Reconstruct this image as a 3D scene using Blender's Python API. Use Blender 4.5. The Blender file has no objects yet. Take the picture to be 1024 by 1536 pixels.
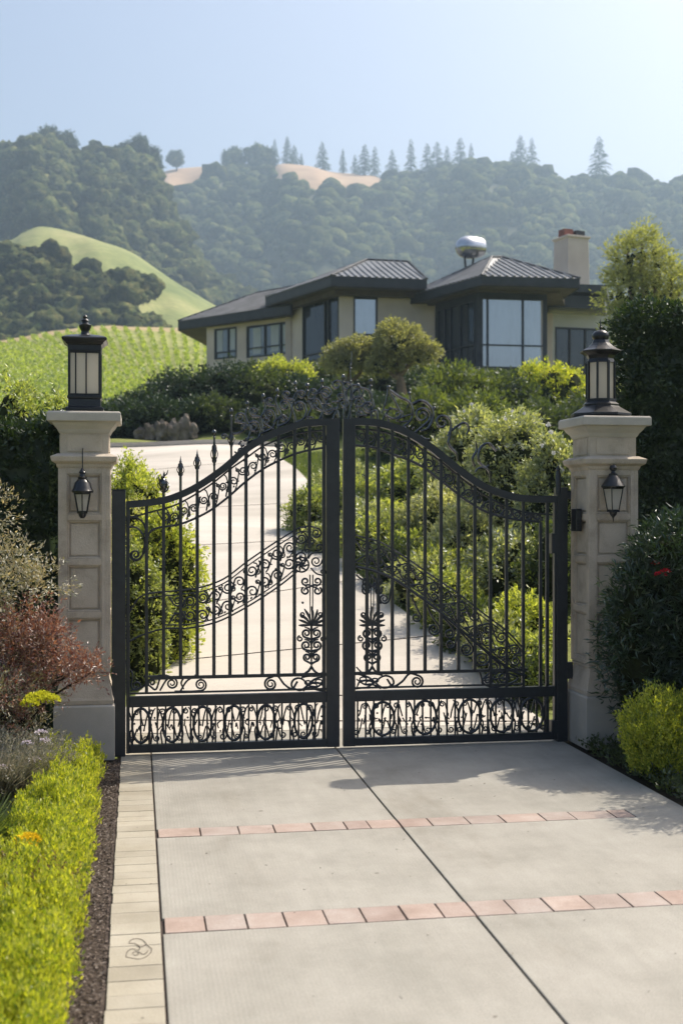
import bpy, math
import numpy as np
from mathutils import Vector, noise as mnoise

# ------------------------------------------------------------------ camera, sky, sun, exposure
SC = bpy.context.scene
COL = SC.collection
F = 1829.0; CX = 512.0; HY = 764.0; EYE = 1.8
YAW = math.radians(9.53)
SY, CY = math.sin(YAW), math.cos(YAW)
cam_d = bpy.data.cameras.new('camera'); cam = bpy.data.objects.new('camera', cam_d); COL.objects.link(cam)
cam.location = (0, 0, EYE); cam.rotation_euler = (math.pi/2, 0, -YAW)
cam_d.sensor_fit = 'VERTICAL'; cam_d.sensor_height = 36; cam_d.lens = F/1536*36
cam_d.shift_y = (HY-768)/1536
cam_d.clip_start = .1; cam_d.clip_end = 6000
cam_d.dof.use_dof = True; cam_d.dof.focus_distance = 9.15; cam_d.dof.aperture_fstop = 2.6
SC.camera = cam
SUN_AZ, SUN_EL = 64.0, 52.0          # degrees from +Y towards +X
w = bpy.data.worlds.new('World'); SC.world = w; w.use_nodes = True
nt = w.node_tree; nt.nodes.clear()
sky = nt.nodes.new('ShaderNodeTexSky'); sky.sky_type = 'NISHITA'; sky.sun_disc = False
sky.sun_elevation = math.radians(SUN_EL); sky.sun_rotation = math.radians(SUN_AZ)
sky.air_density = 1.0; sky.dust_density = 5.5; sky.ozone_density = 1.0; sky.altitude = 50
bg = nt.nodes.new('ShaderNodeBackground'); bg.inputs[1].default_value = .142
wo = nt.nodes.new('ShaderNodeOutputWorld')
nt.links.new(sky.outputs[0], bg.inputs[0]); nt.links.new(bg.outputs[0], wo.inputs[0])
sl = bpy.data.lights.new('sun', 'SUN'); sl.energy = 4.6; sl.angle = math.radians(.5); sl.color = (1, .90, .76)
so = bpy.data.objects.new('sun', sl); COL.objects.link(so)
_sd = Vector((math.sin(math.radians(SUN_AZ))*math.cos(math.radians(SUN_EL)), math.cos(math.radians(SUN_AZ))*math.cos(math.radians(SUN_EL)), math.sin(math.radians(SUN_EL))))
so.rotation_euler = _sd.to_track_quat('Z', 'Y').to_euler(); so.location = (20, 20, 40)
SC.view_settings.view_transform = 'Standard'; SC.view_settings.look = 'None'
SC.view_settings.exposure = 0.42; SC.view_settings.gamma = 1.0
SC.cycles.max_bounces = 8; SC.cycles.transparent_max_bounces = 8; SC.cycles.use_denoising = True
SC.cycles.diffuse_bounces = 3; SC.cycles.glossy_bounces = 3; SC.cycles.transmission_bounces = 4

# ------------------------------------------------------------------ coordinates
def cam_pt(px, py, d):                       # photo pixel at a camera depth -> world
    a = (px-CX)/F; b = (HY-py)/F
    return np.array([d*(SY+a*CY), d*(CY-a*SY), EYE+b*d])
def plan(px, d):
    p = cam_pt(px, HY, d); return p[:2]
def at_Y(px, py, Y):
    a = (px-CX)/F; d = Y/(CY-a*SY); return cam_pt(px, py, d)
def zz(py, d): return EYE+(HY-py)/F*d
def smooth(a, b, x):
    t = np.clip((x-a)/(b-a), 0, 1); return t*t*(3-2*t)
_PV = np.array([-50, 9.7, 11, 16, 22, 28, 35, 41, 47, 66, 76, 100, 135, 172, 200, 260, 400, 3000.])
_PZ = np.array([0, 0, .12, .86, 1.74, 2.68, 3.72, 5.2, 7.0, 7.3, 8.3, 13.5, 20.5, 26.6, 26.5, 21, 15, 10.])
_VX = np.array([-600, 0, 80, 150, 310, 500, 1600.]); _VY = np.array([530, 509, 495, 487, 492, 505, 530.])
_PZL = np.array([0, 0, .12, .86, 1.74, 2.68, 3.72, 4.3, 4.95, 7.0, 8.3, 13.5, 20.5, 26.6, 26.5, 21, 15, 10.])
def H(x, y):
    x = np.asarray(x, float); y = np.asarray(y, float)
    v = SY*x+CY*y; u = CY*x-SY*y
    z = np.interp(v, _PV, _PZ)
    for k in (.6, 1.2): z = z*.5+.25*(np.interp(v-k*np.clip(v/30, .2, 8), _PV, _PZ)+np.interp(v+k*np.clip(v/30, .2, 8), _PV, _PZ))
    z = np.where(v < 9.4, 0, z); z = np.where(v < 25, z*smooth(9.85, 12, y), z)
    pl_ = CX+F*u/np.maximum(v, 12); z = z+(np.interp(v, _PV, _PZL)-np.interp(v, _PV, _PZ))*(1-smooth(245, 320, pl_))
    vv = np.maximum(v, 60); px = CX+F*u/vv
    zc = EYE+(HY-np.interp(px, _VX, _VY))/F*172
    s = smooth(70, 165, v)*(1-smooth(210, 330, v))
    z = z+(zc-26.6)*s
    z = z+np.where(v > 11, (.05*np.sin(x*.9+y*.4)+.04*np.sin(y*.7-x*1.3))*smooth(11, 30, v), 0)
    return z
def ground(px, py, dmax=400):
    d = np.linspace(3, dmax, 8000); a = (px-CX)/F; b = (HY-py)/F
    X = d*(SY+a*CY); Y = d*(CY-a*SY); Z = EYE+b*d
    k = np.argmax(Z <= H(X, Y)); 
    if k == 0: k = len(d)-1
    return np.array([X[k], Y[k], float(H(X[k], Y[k]))])
def foot(px, d):
    p = plan(px, d); return np.array([p[0], p[1], float(H(p[0], p[1]))])

# ------------------------------------------------------------------ objects
def tagp(o, label=None, cat=None, group=None, kind=None):
    if label: o['label'] = label
    if cat: o['category'] = cat
    if group: o['group'] = group
    if kind: o['kind'] = kind
    return o
def empty(name, loc=(0, 0, 0), label=None, cat=None, group=None):
    o = bpy.data.objects.new(name, None); COL.objects.link(o); o.location = [float(c) for c in loc]; o.empty_display_size = .2
    return tagp(o, label, cat, group)
def link_mesh(name, me, parent=None, origin=None):
    o = bpy.data.objects.new(name, me); COL.objects.link(o)
    if parent is not None:
        o.parent = parent
        # geometry is given in world coordinates: shift to the parent's frame
        off = -np.array(parent_world(parent))
    else: off = -np.array(origin if origin is not None else (0, 0, 0))
    if np.abs(off).max() > 0:
        n = len(me.vertices); co = np.empty(n*3, 'f'); me.vertices.foreach_get('co', co)
        co = (co.reshape(-1, 3)+off).astype('f').ravel(); me.vertices.foreach_set('co', co)
    if origin is not None and parent is None: o.location = [float(c) for c in origin]
    me.update()
    return o
def parent_world(p):
    l = np.array(p.location)
    while p.parent is not None: p = p.parent; l = l+np.array(p.location)
    return l
def np_mesh(name, V, loops, counts, mats, midx=None, smooth_=False):
    me = bpy.data.meshes.new(name); V = np.asarray(V, 'f')
    loops = np.asarray(loops, 'i').ravel(); counts = np.asarray(counts, 'i')
    me.vertices.add(len(V)); me.vertices.foreach_set('co', V.ravel())
    me.loops.add(len(loops)); me.loops.foreach_set('vertex_index', loops)
    me.polygons.add(len(counts))
    st = np.zeros(len(counts), 'i'); st[1:] = np.cumsum(counts)[:-1]
    me.polygons.foreach_set('loop_start', st)
    try: me.polygons.foreach_set('loop_total', counts)
    except Exception: pass
    if midx is not None: me.polygons.foreach_set('material_index', np.asarray(midx, 'i'))
    me.polygons.foreach_set('use_smooth', np.full(len(counts), bool(smooth_)))
    for m in (mats if isinstance(mats, (list, tuple)) else [mats]): me.materials.append(m)
    me.update(calc_edges=True); me.validate()
    return me

class MB:
    def __init__(s): s.V = []; s.Fc = []; s.M = []; s.n = 0
    def add(s, V, Fs, m=0):
        V = [tuple(float(c) for c in v) for v in V]
        s.V += V; s.Fc += [tuple(i+s.n for i in f) for f in Fs]; s.M += [m]*len(Fs); s.n += len(V); return s
    def box(s, a, b, m=0):
        x0, y0, z0 = a; x1, y1, z1 = b
        return s.add([(x0,y0,z0),(x1,y0,z0),(x1,y1,z0),(x0,y1,z0),(x0,y0,z1),(x1,y0,z1),(x1,y1,z1),(x0,y1,z1)],
                     [(0,3,2,1),(4,5,6,7),(0,1,5,4),(1,2,6,5),(2,3,7,6),(3,0,4,7)], m)
    def wallbox(s, A, B, t0, t1, z0, z1, m=0):       # box along plan segment A-B, from offset t0 to t1 along its left-hand normal
        A = np.array(A, float); B = np.array(B, float); d = (B-A)/np.linalg.norm(B-A); n = np.array([-d[1], d[0]])
        q = [A+n*t0, B+n*t0, B+n*t1, A+n*t1]
        return s.add([(p[0], p[1], z) for z in (z0, z1) for p in q],
                     [(0,3,2,1),(4,5,6,7),(0,1,5,4),(1,2,6,5),(2,3,7,6),(3,0,4,7)], m)
    def prism(s, poly, z0, z1, m=0):                 # poly ccw plan points; z may be lists
        n = len(poly); Z0 = z0 if hasattr(z0, '__len__') else [z0]*n; Z1 = z1 if hasattr(z1, '__len__') else [z1]*n
        V = [(p[0], p[1], Z0[i]) for i, p in enumerate(poly)]+[(p[0], p[1], Z1[i]) for i, p in enumerate(poly)]
        return s.add(V, [tuple(range(n))[::-1], tuple(range(n, 2*n))]+[(i, (i+1) % n, (i+1) % n+n, i+n) for i in range(n)], m)
    def lathe(s, cx, cy, prof, n=16, rot=0, m=0, sy=1):
        V = []; Fs = []
        for r, z in prof:
            for k in range(n):
                a = rot+2*math.pi*k/n; V.append((cx+r*math.cos(a), cy+r*math.sin(a)*sy, z))
        for j in range(len(prof)-1):
            for k in range(n):
                k2 = (k+1) % n; Fs.append((j*n+k, j*n+k2, (j+1)*n+k2, (j+1)*n+k))
        Fs.append(tuple(range(n))[::-1]); Fs.append(tuple(range((len(prof)-1)*n, len(prof)*n)))
        return s.add(V, Fs, m)
    def tube(s, P, r, n=6, m=0, ry=None, ref=(0, 1, 0), taper=None):
        P = np.asarray(P, float); k = len(P)
        if k < 2: return s
        T = np.gradient(P, axis=0); T /= np.maximum(np.linalg.norm(T, axis=1, keepdims=True), 1e-9)
        R = np.array(ref, float); N = np.cross(T, R); ln = np.linalg.norm(N, axis=1, keepdims=True)
        N = np.where(ln > 1e-4, N/np.maximum(ln, 1e-9), np.array([1., 0, 0])); B = np.cross(N, T)
        rr = np.full(k, r) if not hasattr(r, '__len__') else np.asarray(r)
        ryy = rr if ry is None else np.full(k, ry)
        an = 2*math.pi*(np.arange(n)+.5)/n
        V = (P[:, None]+N[:, None]*(rr[:, None, None]*np.cos(an)[None, :, None])+B[:, None]*(ryy[:, None, None]*np.sin(an)[None, :, None])).reshape(-1, 3)
        Fs = [(j*n+q, j*n+(q+1) % n, (j+1)*n+(q+1) % n, (j+1)*n+q) for j in range(k-1) for q in range(n)]
        Fs += [tuple(range(n))[::-1], tuple(range((k-1)*n, k*n))]
        return s.add(V, Fs, m)
    def ball(s, c, r, m=0, sz=1):
        pr = [(max(r*math.sin(t), 1e-4), c[2]-r*sz*math.cos(t)) for t in np.linspace(0, math.pi, 7)]
        return s.lathe(c[0], c[1], pr, 8, 0, m)
    def build(s, name, mats, parent=None, origin=None, bevel=0, smooth=None, fix=False):
        me = bpy.data.meshes.new(name); me.from_pydata(s.V, [], s.Fc)
        for m in (mats if isinstance(mats, (list, tuple)) else [mats]): me.materials.append(m)
        me.polygons.foreach_set('material_index', s.M)
        if smooth is not None:
            me.polygons.foreach_set('use_smooth', [True]*len(me.polygons))
            me.update(); me.set_sharp_from_angle(angle=math.radians(smooth))
        o = link_mesh(name, me, parent, origin)
        if bevel:
            b = o.modifiers.new('bevel', 'BEVEL'); b.width = bevel; b.segments = 2; b.limit_method = 'ANGLE'; b.angle_limit = .6
        return o

# ------------------------------------------------------------------ materials
def newmat(name):
    m = bpy.data.materials.new(name); m.use_nodes = True; nt = m.node_tree; nt.nodes.clear()
    out = nt.nodes.new('ShaderNodeOutputMaterial'); return m, nt, out
def N(nt, t, **kw):
    n = nt.nodes.new(t)
    for k, v in kw.items():
        if k in n.inputs: n.inputs[k].default_value = v
        else: setattr(n, k, v)
    return n
def noise_col(nt, cols, scale, vec=None, detail=5, rough=.6, pos=None, dist=0):
    tn = N(nt, 'ShaderNodeTexNoise', Scale=scale, Detail=detail, Roughness=rough, Distortion=dist)
    if vec is not None: nt.links.new(vec, tn.inputs['Vector'])
    r = nt.nodes.new('ShaderNodeValToRGB'); e = r.color_ramp.elements
    pos = pos or list(np.linspace(.3, .7, len(cols)))
    while len(e) < len(cols): e.new(.5)
    for i, c in enumerate(cols): e[i].position = pos[i]; e[i].color = (*c, 1)
    nt.links.new(tn.outputs['Fac'], r.inputs[0]); return r.outputs[0], tn
def geo_pos(nt, scale=(1, 1, 1)):
    g = nt.nodes.new('ShaderNodeNewGeometry'); mp = nt.nodes.new('ShaderNodeMapping'); mp.inputs['Scale'].default_value = scale
    nt.links.new(g.outputs['Position'], mp.inputs[0]); return mp.outputs[0]
def surf(name, cols, scale=4, rough=.7, bump=0, bscale=60, metallic=0, spec=.5, stretch=(1, 1, 1), fine=None, brough=.6, island=None):
    m, nt, out = newmat(name); p = N(nt, 'ShaderNodeBsdfPrincipled', Roughness=rough, Metallic=metallic)
    p.inputs['Specular IOR Level'].default_value = spec
    v = geo_pos(nt, stretch); c, _ = noise_col(nt, cols, scale, v)
    if fine:                                     # fine speckle multiplies the colour
        c2, _ = noise_col(nt, fine[1], fine[0], v, detail=3)
        mx = N(nt, 'ShaderNodeMix', data_type='RGBA', blend_type='MULTIPLY'); mx.inputs[0].default_value = 1
        nt.links.new(c, mx.inputs[6]); nt.links.new(c2, mx.inputs[7]); c = mx.outputs[2]
    if island:                                   # every separate piece a little lighter, darker or differently tinted
        gi = nt.nodes.new('ShaderNodeNewGeometry'); ri = nt.nodes.new('ShaderNodeValToRGB'); e = ri.color_ramp.elements
        while len(e) < len(island): e.new(.5)
        for i, k in enumerate(island): e[i].position = i/(len(island)-1); e[i].color = (*k, 1)
        nt.links.new(gi.outputs['Random Per Island'], ri.inputs[0]); mx = N(nt, 'ShaderNodeMix', data_type='RGBA', blend_type='MULTIPLY'); mx.inputs[0].default_value = 1
        nt.links.new(c, mx.inputs[6]); nt.links.new(ri.outputs[0], mx.inputs[7]); c = mx.outputs[2]
    nt.links.new(c, p.inputs['Base Color'])
    if bump:
        t = N(nt, 'ShaderNodeTexNoise', Scale=bscale, Detail=4, Roughness=brough); nt.links.new(v, t.inputs['Vector'])
        b = N(nt, 'ShaderNodeBump', Strength=bump, Distance=.01); nt.links.new(t.outputs['Fac'], b.inputs['Height']); nt.links.new(b.outputs[0], p.inputs['Normal'])
    nt.links.new(p.outputs[0], out.inputs[0]); return m
def leafm(name, c1, c2, trans=.35, gloss=.06, tcol=None, rough=.45, c3=None):
    m, nt, out = newmat(name); g = nt.nodes.new('ShaderNodeNewGeometry'); r = nt.nodes.new('ShaderNodeValToRGB'); e = r.color_ramp.elements
    e[0].color = (*c1, 1); e[1].color = (*c2, 1)
    if c3: x = e.new(.9); x.color = (*c3, 1); e[1].position = .82 if e[1].position > .9 else e[1].position
    nt.links.new(g.outputs['Random Per Island'], r.inputs[0])
    d = N(nt, 'ShaderNodeBsdfDiffuse'); nt.links.new(r.outputs[0], d.inputs[0])
    t = N(nt, 'ShaderNodeBsdfTranslucent')
    mc = N(nt, 'ShaderNodeMix', data_type='RGBA', blend_type='MULTIPLY'); mc.inputs[0].default_value = 1
    nt.links.new(r.outputs[0], mc.inputs[6]); mc.inputs[7].default_value = (*(tcol or (1.5, 1.55, .6)), 1); nt.links.new(mc.outputs[2], t.inputs[0])
    m1 = N(nt, 'ShaderNodeMixShader'); m1.inputs[0].default_value = trans; nt.links.new(d.outputs[0], m1.inputs[1]); nt.links.new(t.outputs[0], m1.inputs[2])
    gl = N(nt, 'ShaderNodeBsdfGlossy', Roughness=rough); gl.inputs[0].default_value = (.9, .95, 1, 1)
    m2 = N(nt, 'ShaderNodeMixShader'); m2.inputs[0].default_value = gloss; nt.links.new(m1.outputs[0], m2.inputs[1]); nt.links.new(gl.outputs[0], m2.inputs[2])
    nt.links.new(m2.outputs[0], out.inputs[0]); return m

M = {}
M['stone'] = surf('limestone', [(.36, .305, .24), (.50, .43, .345), (.56, .49, .40)], 5, .85, .35, 90, spec=.2, fine=(220, [(.85, .85, .85), (1.05, 1.05, 1.05)]))
M['plinth'] = surf('cast_plinth', [(.40, .375, .33), (.50, .465, .41)], 4, .85, .25, 120, spec=.2)
M['iron'] = surf('painted_iron', [(.016, .019, .023), (.026, .030, .035)], 14, .38, .05, 200, spec=.5)
M['inner'] = surf('crown_shade_core', [(.016, .018, .008), (.035, .045, .015)], 14, .95, .6, 50, spec=.05)  # shade deep inside the crowns, put into a dark core colour
M['crest'] = surf('highlight_iron', [(.06, .062, .066), (.15, .155, .162)], 30, .2, .1, 150, metallic=.9)  # crest highlights put into a lighter, shinier copy of the gate iron
M['black'] = surf('black_metal', [(.008, .009, .012), (.016, .018, .022)], 20, .3, .04, 200, spec=.5)
M['twig'] = surf('twig_wood', [(.03, .022, .014), (.05, .038, .025)], 8, .9, .3, 60, spec=.1)
M['bark'] = surf('pale_bark', [(.16, .12, .09), (.26, .2, .15)], 9, .9, .5, 40, spec=.1)
M['mulch'] = surf('mulch', [(.035, .027, .022), (.07, .055, .045), (.12, .10, .085)], 60, .95, 1, 70, spec=.1)
M['soil'] = surf('soil', [(.03, .026, .018), (.055, .045, .03)], 30, .95, 1, 60, spec=.1)
# ------------------------------------------------------------------ foliage helpers
import bmesh
def _ico(n):
    bm = bmesh.new(); bmesh.ops.create_icosphere(bm, subdivisions=n, radius=1)
    V = np.array([v.co[:] for v in bm.verts]); Fc = np.array([[v.index for v in f.verts] for f in bm.faces]); bm.free(); return V, Fc
ICO1, ICO2, ICO3 = _ico(1), _ico(2), _ico(3)
def unit(A): return A/np.maximum(np.linalg.norm(A, axis=-1, keepdims=True), 1e-9)
def rdir(rng, n): return unit(rng.normal(size=(n, 3)))
def lumpy(ico, amp, seed, freq=2.0):
    V = ico[0].copy(); o = Vector((seed*7.3, seed*3.1, seed*1.7))
    return V*np.array([1+amp*mnoise.noise(Vector(v)*freq+o)+amp*.5*mnoise.noise(Vector(v)*freq*2.3+o) for v in V])[:, None]
class NP:
    def __init__(s): s.V = []; s.L = []; s.C = []; s.M = []; s.n = 0
    def add(s, V, Fs, m=0):
        V = np.asarray(V, float); Fs = np.asarray(Fs)
        if len(Fs) == 0: return s
        s.V.append(V); s.L.append((Fs+s.n).ravel()); s.C.append(np.full(len(Fs), Fs.shape[1])); s.M.append(np.full(len(Fs), m)); s.n += len(V); return s
    def leaves(s, P, D, L, W, rng, m=0, fold=.18, nb=None):
        n = len(P)
        if n == 0: return s
        D = unit(D); R = rdir(rng, n) if nb is None else unit(nb+.5*rdir(rng, n))
        S = unit(np.cross(D, R)); Nn = np.cross(S, D)
        L = np.broadcast_to(L, (n,))[:, None]; W = np.broadcast_to(W, (n,))[:, None]
        a = P; c = P+D*L; mid = P+D*L*.45+Nn*L*fold*.5
        V = np.stack([a, mid+S*W*.5, c, mid-S*W*.5], 1).reshape(-1, 3)
        return s.add(V, np.arange(4*n).reshape(n, 4), m)
    def blobs(s, C, R, rng, tmpl, m=0):          # C (n,3), R (n,3)
        nt_ = len(tmpl); k = rng.integers(0, nt_, len(C)); an = rng.uniform(0, 6.28, len(C))
        for j in range(nt_):
            I = np.where(k == j)[0]
            if len(I) == 0: continue
            T, Fs = tmpl[j]; ca, sa = np.cos(an[I]), np.sin(an[I])
            X = T[None, :, 0]*ca[:, None]-T[None, :, 1]*sa[:, None]; Y = T[None, :, 0]*sa[:, None]+T[None, :, 1]*ca[:, None]; Z = np.broadcast_to(T[None, :, 2], X.shape)
            V = np.stack([X, Y, Z], 2)*R[I][:, None]+C[I][:, None]
            FF = (Fs[None]+(np.arange(len(I))*len(T))[:, None, None]).reshape(-1, 3)
            s.add(V.reshape(-1, 3), FF, m)
        return s
    def build(s, name, mats, parent=None, origin=None, smooth_=False):
        me = np_mesh(name, np.concatenate(s.V), np.concatenate(s.L), np.concatenate(s.C), mats, np.concatenate(s.M), smooth_)
        return link_mesh(name, me, parent, origin)
def twigs(q, B, D, tl, rng, per, L, W, m=0, spread=.7, up=.1, lj=.35):
    """sprays: from each twig base B along D (length tl) set `per` leaves"""
    n = len(B); D = unit(D)
    t = rng.uniform(.1, 1, (n, per, 1)); P = B[:, None]+D[:, None]*t*np.broadcast_to(tl, (n,))[:, None, None]+rng.normal(size=(n, per, 3))*(L*.35)
    LD = D[:, None]+rng.normal(size=(n, per, 3))*spread+np.array([0, 0, up])
    k = rng.uniform(1-lj, 1+lj, n*per)
    q.leaves(P.reshape(-1, 3), LD.reshape(-1, 3), L*k, W*k, rng, m)
def lobes_of(c, r, n, rng, small=(.3, .5), low=-.1):
    c = np.array(c, float); r = np.array(r, float)
    Ls = [(c, r*.82)]
    for i in range(n):
        d = rdir(rng, 1)[0]; d[2] = max(d[2], low+rng.uniform(0, .2)); d = d/np.linalg.norm(d)
        k = rng.uniform(*small); Ls.append((c+d*r*(1-k*.75), r*k))
    return Ls
CORE = [(lumpy(ICO2, .25, i), ICO2[1]) for i in range(4)]
def crown(name, lobes, nleaf, L, mats, parent=None, origin=None, seed=0, aspect=.42, per=10, tl=3.0, spread=.75, up=.2, core=.84, low=-.7, mult=None, accent=0):
    rng = np.random.default_rng(seed); q = NP()
    C = np.array([l[0] for l in lobes]); R = np.array([l[1] for l in lobes])
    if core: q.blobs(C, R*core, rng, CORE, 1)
    w = (R.prod(axis=1))**(2/3); w = w/w.sum(); nt_ = max(1, int(nleaf/per))
    k = rng.choice(len(C), nt_, p=w); d = rdir(rng, nt_); d[:, 2] = np.where(d[:, 2] < low, -d[:, 2], d[:, 2])
    B = C[k]+d*R[k]*rng.uniform(.74, 1.0, (nt_, 1))
    # drop twigs that start deep inside another lobe
    keep = np.ones(nt_, bool)
    for j in range(len(C)):
        keep &= ~((k != j) & ((((B-C[j])/R[j])**2).sum(1) < .45))
    B, d = B[keep], d[keep]
    dd = unit(d/1.0+rng.normal(size=d.shape)*.35+np.array([0, 0, up]))
    twigs(q, B, dd, L*tl, rng, per, L, L*aspect, 0, spread, up*.5)
    if accent:
        I = rng.choice(len(B), min(accent, len(B)), replace=False)
        twigs(q, B[I]+dd[I]*L*tl*.7, dd[I], L*1.2, rng, 6, L*.9, L*.7, 2, 1.2)
    return q.build(name, mats, parent, origin)
def shrub(name, base, r, h, n, mat, label, group=None, seed=0, L=.05, cat='shrub', nl=14, part='foliage', stems=True, ry=None, **kw):
    """a bush standing at base with horizontal radius r and height h"""
    rng = np.random.default_rng(seed+900); base = np.array(base, float); ry = ry or r
    e = empty(name, base, label, cat, group)
    c = base+np.array([0, 0, h*.52]); lb = lobes_of(c, (r, ry, h*.5), nl, rng)
    for k_ in range(6):
        a = rng.uniform(0, 6.28); lb.append((base+np.array([math.cos(a)*r*.45, math.sin(a)*ry*.45, h*.2]), np.array([r*.42, ry*.42, h*.22])))
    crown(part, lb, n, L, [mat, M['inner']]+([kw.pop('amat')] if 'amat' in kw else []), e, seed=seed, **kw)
    if stems:
        b = MB()
        for i in range(4):
            a = rng.uniform(0, 6.28); p0 = base+np.array([math.cos(a)*r*.12, math.sin(a)*r*.12, -.05]); p1 = c+np.array([math.cos(a)*r*.4, math.sin(a)*r*.4, 0])
            b.tube([p0, (p0+p1)/2+rng.normal(size=3)*.03, p1], [max(r*.05, .012), max(r*.04, .01), max(r*.02, .006)], 6, ref=(.3, .9, .1))
        b.build('stems', M['twig'], e)
    return e
def hedge_box(name, x0, x1, y0, y1, z1, n, L, mat, label, seed=0, z0=0, aspect=.45, rough=.05, group=None, per=9, faces=None, spread=.8, tl=2.5, up=.1, cat='hedge'):
    rng = np.random.default_rng(seed); e = empty(name, ((x0+x1)/2, (y0+y1)/2, z0), label, cat, group)
    q = NP(); dx, dy, dz = x1-x0, y1-y0, z1-z0
    ar = {'f': dx*dz, 'l': dy*dz, 'r': dy*dz, 't': dx*dy, 'b': dx*dz}
    faces = faces or 'flrt'; tot = sum(ar[f] for f in faces)
    for f in faces:
        k = int(n/per*ar[f]/tot); a = rng.uniform(0, 1, k); b = rng.uniform(0, 1, k)
        if f == 'f': P = np.stack([x0+a*dx, np.full(k, y0), z0+b*dz], 1); D = [0, -1, 0]
        if f == 'b': P = np.stack([x0+a*dx, np.full(k, y1), z0+b*dz], 1); D = [0, 1, 0]
        if f == 'l': P = np.stack([np.full(k, x0), y0+a*dy, z0+b*dz], 1); D = [-1, 0, 0]
        if f == 'r': P = np.stack([np.full(k, x1), y0+a*dy, z0+b*dz], 1); D = [1, 0, 0]
        if f == 't': P = np.stack([x0+a*dx, y0+b*dy, np.full(k, z1)], 1); D = [0, 0, 1]
        D = np.array(D, float)
        bulge = rough*(np.sin(P[:, 0]*9+seed)+np.sin(P[:, 1]*8+1.3*P[:, 2]*6)+np.sin(P[:, 2]*11+P[:, 0]*5))/2
        P = P+D*(bulge[:, None]-rng.uniform(.0, 1, (k, 1))*L*2.5-rough*.5)
        twigs(q, P, D+rng.normal(size=(k, 3))*.5+np.array([0, 0, .25]), L*tl, rng, per, L, L*aspect, 0, spread, up)
    g = rough+L*1.2
    nx, nz = 12, 16
    b = MB(); b.box((x0+g, y0+g, z0), (x1-g, y1-g, z1-g), 0)
    b.build('inner_branches', mat, e)
    q.build('foliage', [mat], e)
    return e

# leaf materials
Lf = {}
Lf['yellow'] = leafm('golden_sprays', (.12, .19, .012), (.42, .46, .035), .48, .05, c3=(.62, .60, .08))
Lf['lime'] = leafm('lime_leaves', (.16, .21, .02), (.34, .39, .06), .52, .05, c3=(.60, .60, .16))  # palest tone paints sun highlights onto random leaves
Lf['dark'] = leafm('dark_hedge_leaves', (.018, .035, .012), (.045, .075, .02), .25, .05)
Lf['mid'] = leafm('green_leaves', (.08, .12, .02), (.22, .26, .055), .5, .07, c3=(.46, .48, .16))  # c3: sunlit cream leaf tops painted in, likewise olive, grey and rose
Lf['olive'] = leafm('olive_leaves', (.16, .17, .05), (.33, .33, .12), .5, .07, c3=(.60, .56, .26))
Lf['grey'] = leafm('grey_green_leaves', (.16, .18, .08), (.38, .39, .22), .45, .06, c3=(.62, .60, .40))
Lf['rose'] = leafm('glossy_rose_leaves', (.08, .11, .025), (.24, .27, .09), .48, .12, c3=(.50, .50, .26))
Lf['oleander'] = leafm('oleander_leaves', (.015, .035, .010), (.045, .08, .022), .25, .08, rough=.35)
Lf['deepgreen'] = leafm('deep_green_leaves', (.032, .05, .014), (.10, .13, .03), .4, .05)
Lf['red'] = leafm('purple_red_leaves', (.11, .035, .03), (.24, .10, .06), .35, .08, tcol=(1.5, .8, .5), c3=(.38, .27, .18))
Lf['redgreen'] = leafm('bronze_green_leaves', (.11, .13, .04), (.28, .22, .10), .35, .10, tcol=(1.4, 1.2, .6), c3=(.52, .48, .36))
Lf['greygrass'] = leafm('pale_grass_blades', (.14, .15, .09), (.38, .34, .27), .3, .05, tcol=(1.2, 1.15, .9))
Lf['brown'] = leafm('dry_brown_stems', (.12, .07, .04), (.24, .16, .09), .3, .03, tcol=(1.2, 1., .7))
Lf['vine'] = leafm('vine_leaves', (.18, .24, .05), (.38, .44, .12), .45, .04)
Lf['willow'] = leafm('feathery_leaves', (.19, .21, .07), (.40, .40, .18), .5, .06)
Lf['soft'] = leafm('soft_green_leaves', (.06, .09, .02), (.17, .20, .05), .42, .05)
Lf['olivetree'] = leafm('olive_tree_leaves', (.17, .18, .08), (.40, .38, .20), .4, .06)
Lf['grass'] = leafm('grass_blades', (.07, .11, .025), (.17, .20, .06), .4, .04)
Fl = {}
def petal(name, c, t=.3):
    m, nt, out = newmat(name); d = N(nt, 'ShaderNodeBsdfDiffuse'); d.inputs[0].default_value = (*c, 1)
    tr = N(nt, 'ShaderNodeBsdfTranslucent'); tr.inputs[0].default_value = (*c, 1); mx = N(nt, 'ShaderNodeMixShader'); mx.inputs[0].default_value = t
    nt.links.new(d.outputs[0], mx.inputs[1]); nt.links.new(tr.outputs[0], mx.inputs[2]); nt.links.new(mx.outputs[0], out.inputs[0]); return m
Fl['white'] = petal('white_petals', (.8, .78, .76)); Fl['yellow'] = petal('yellow_petals', (.75, .55, .03)); Fl['pink'] = petal('pink_red_petals', (.65, .03, .06))
Fl['lilac'] = petal('pale_lilac_petals', (.65, .58, .66))

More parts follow.
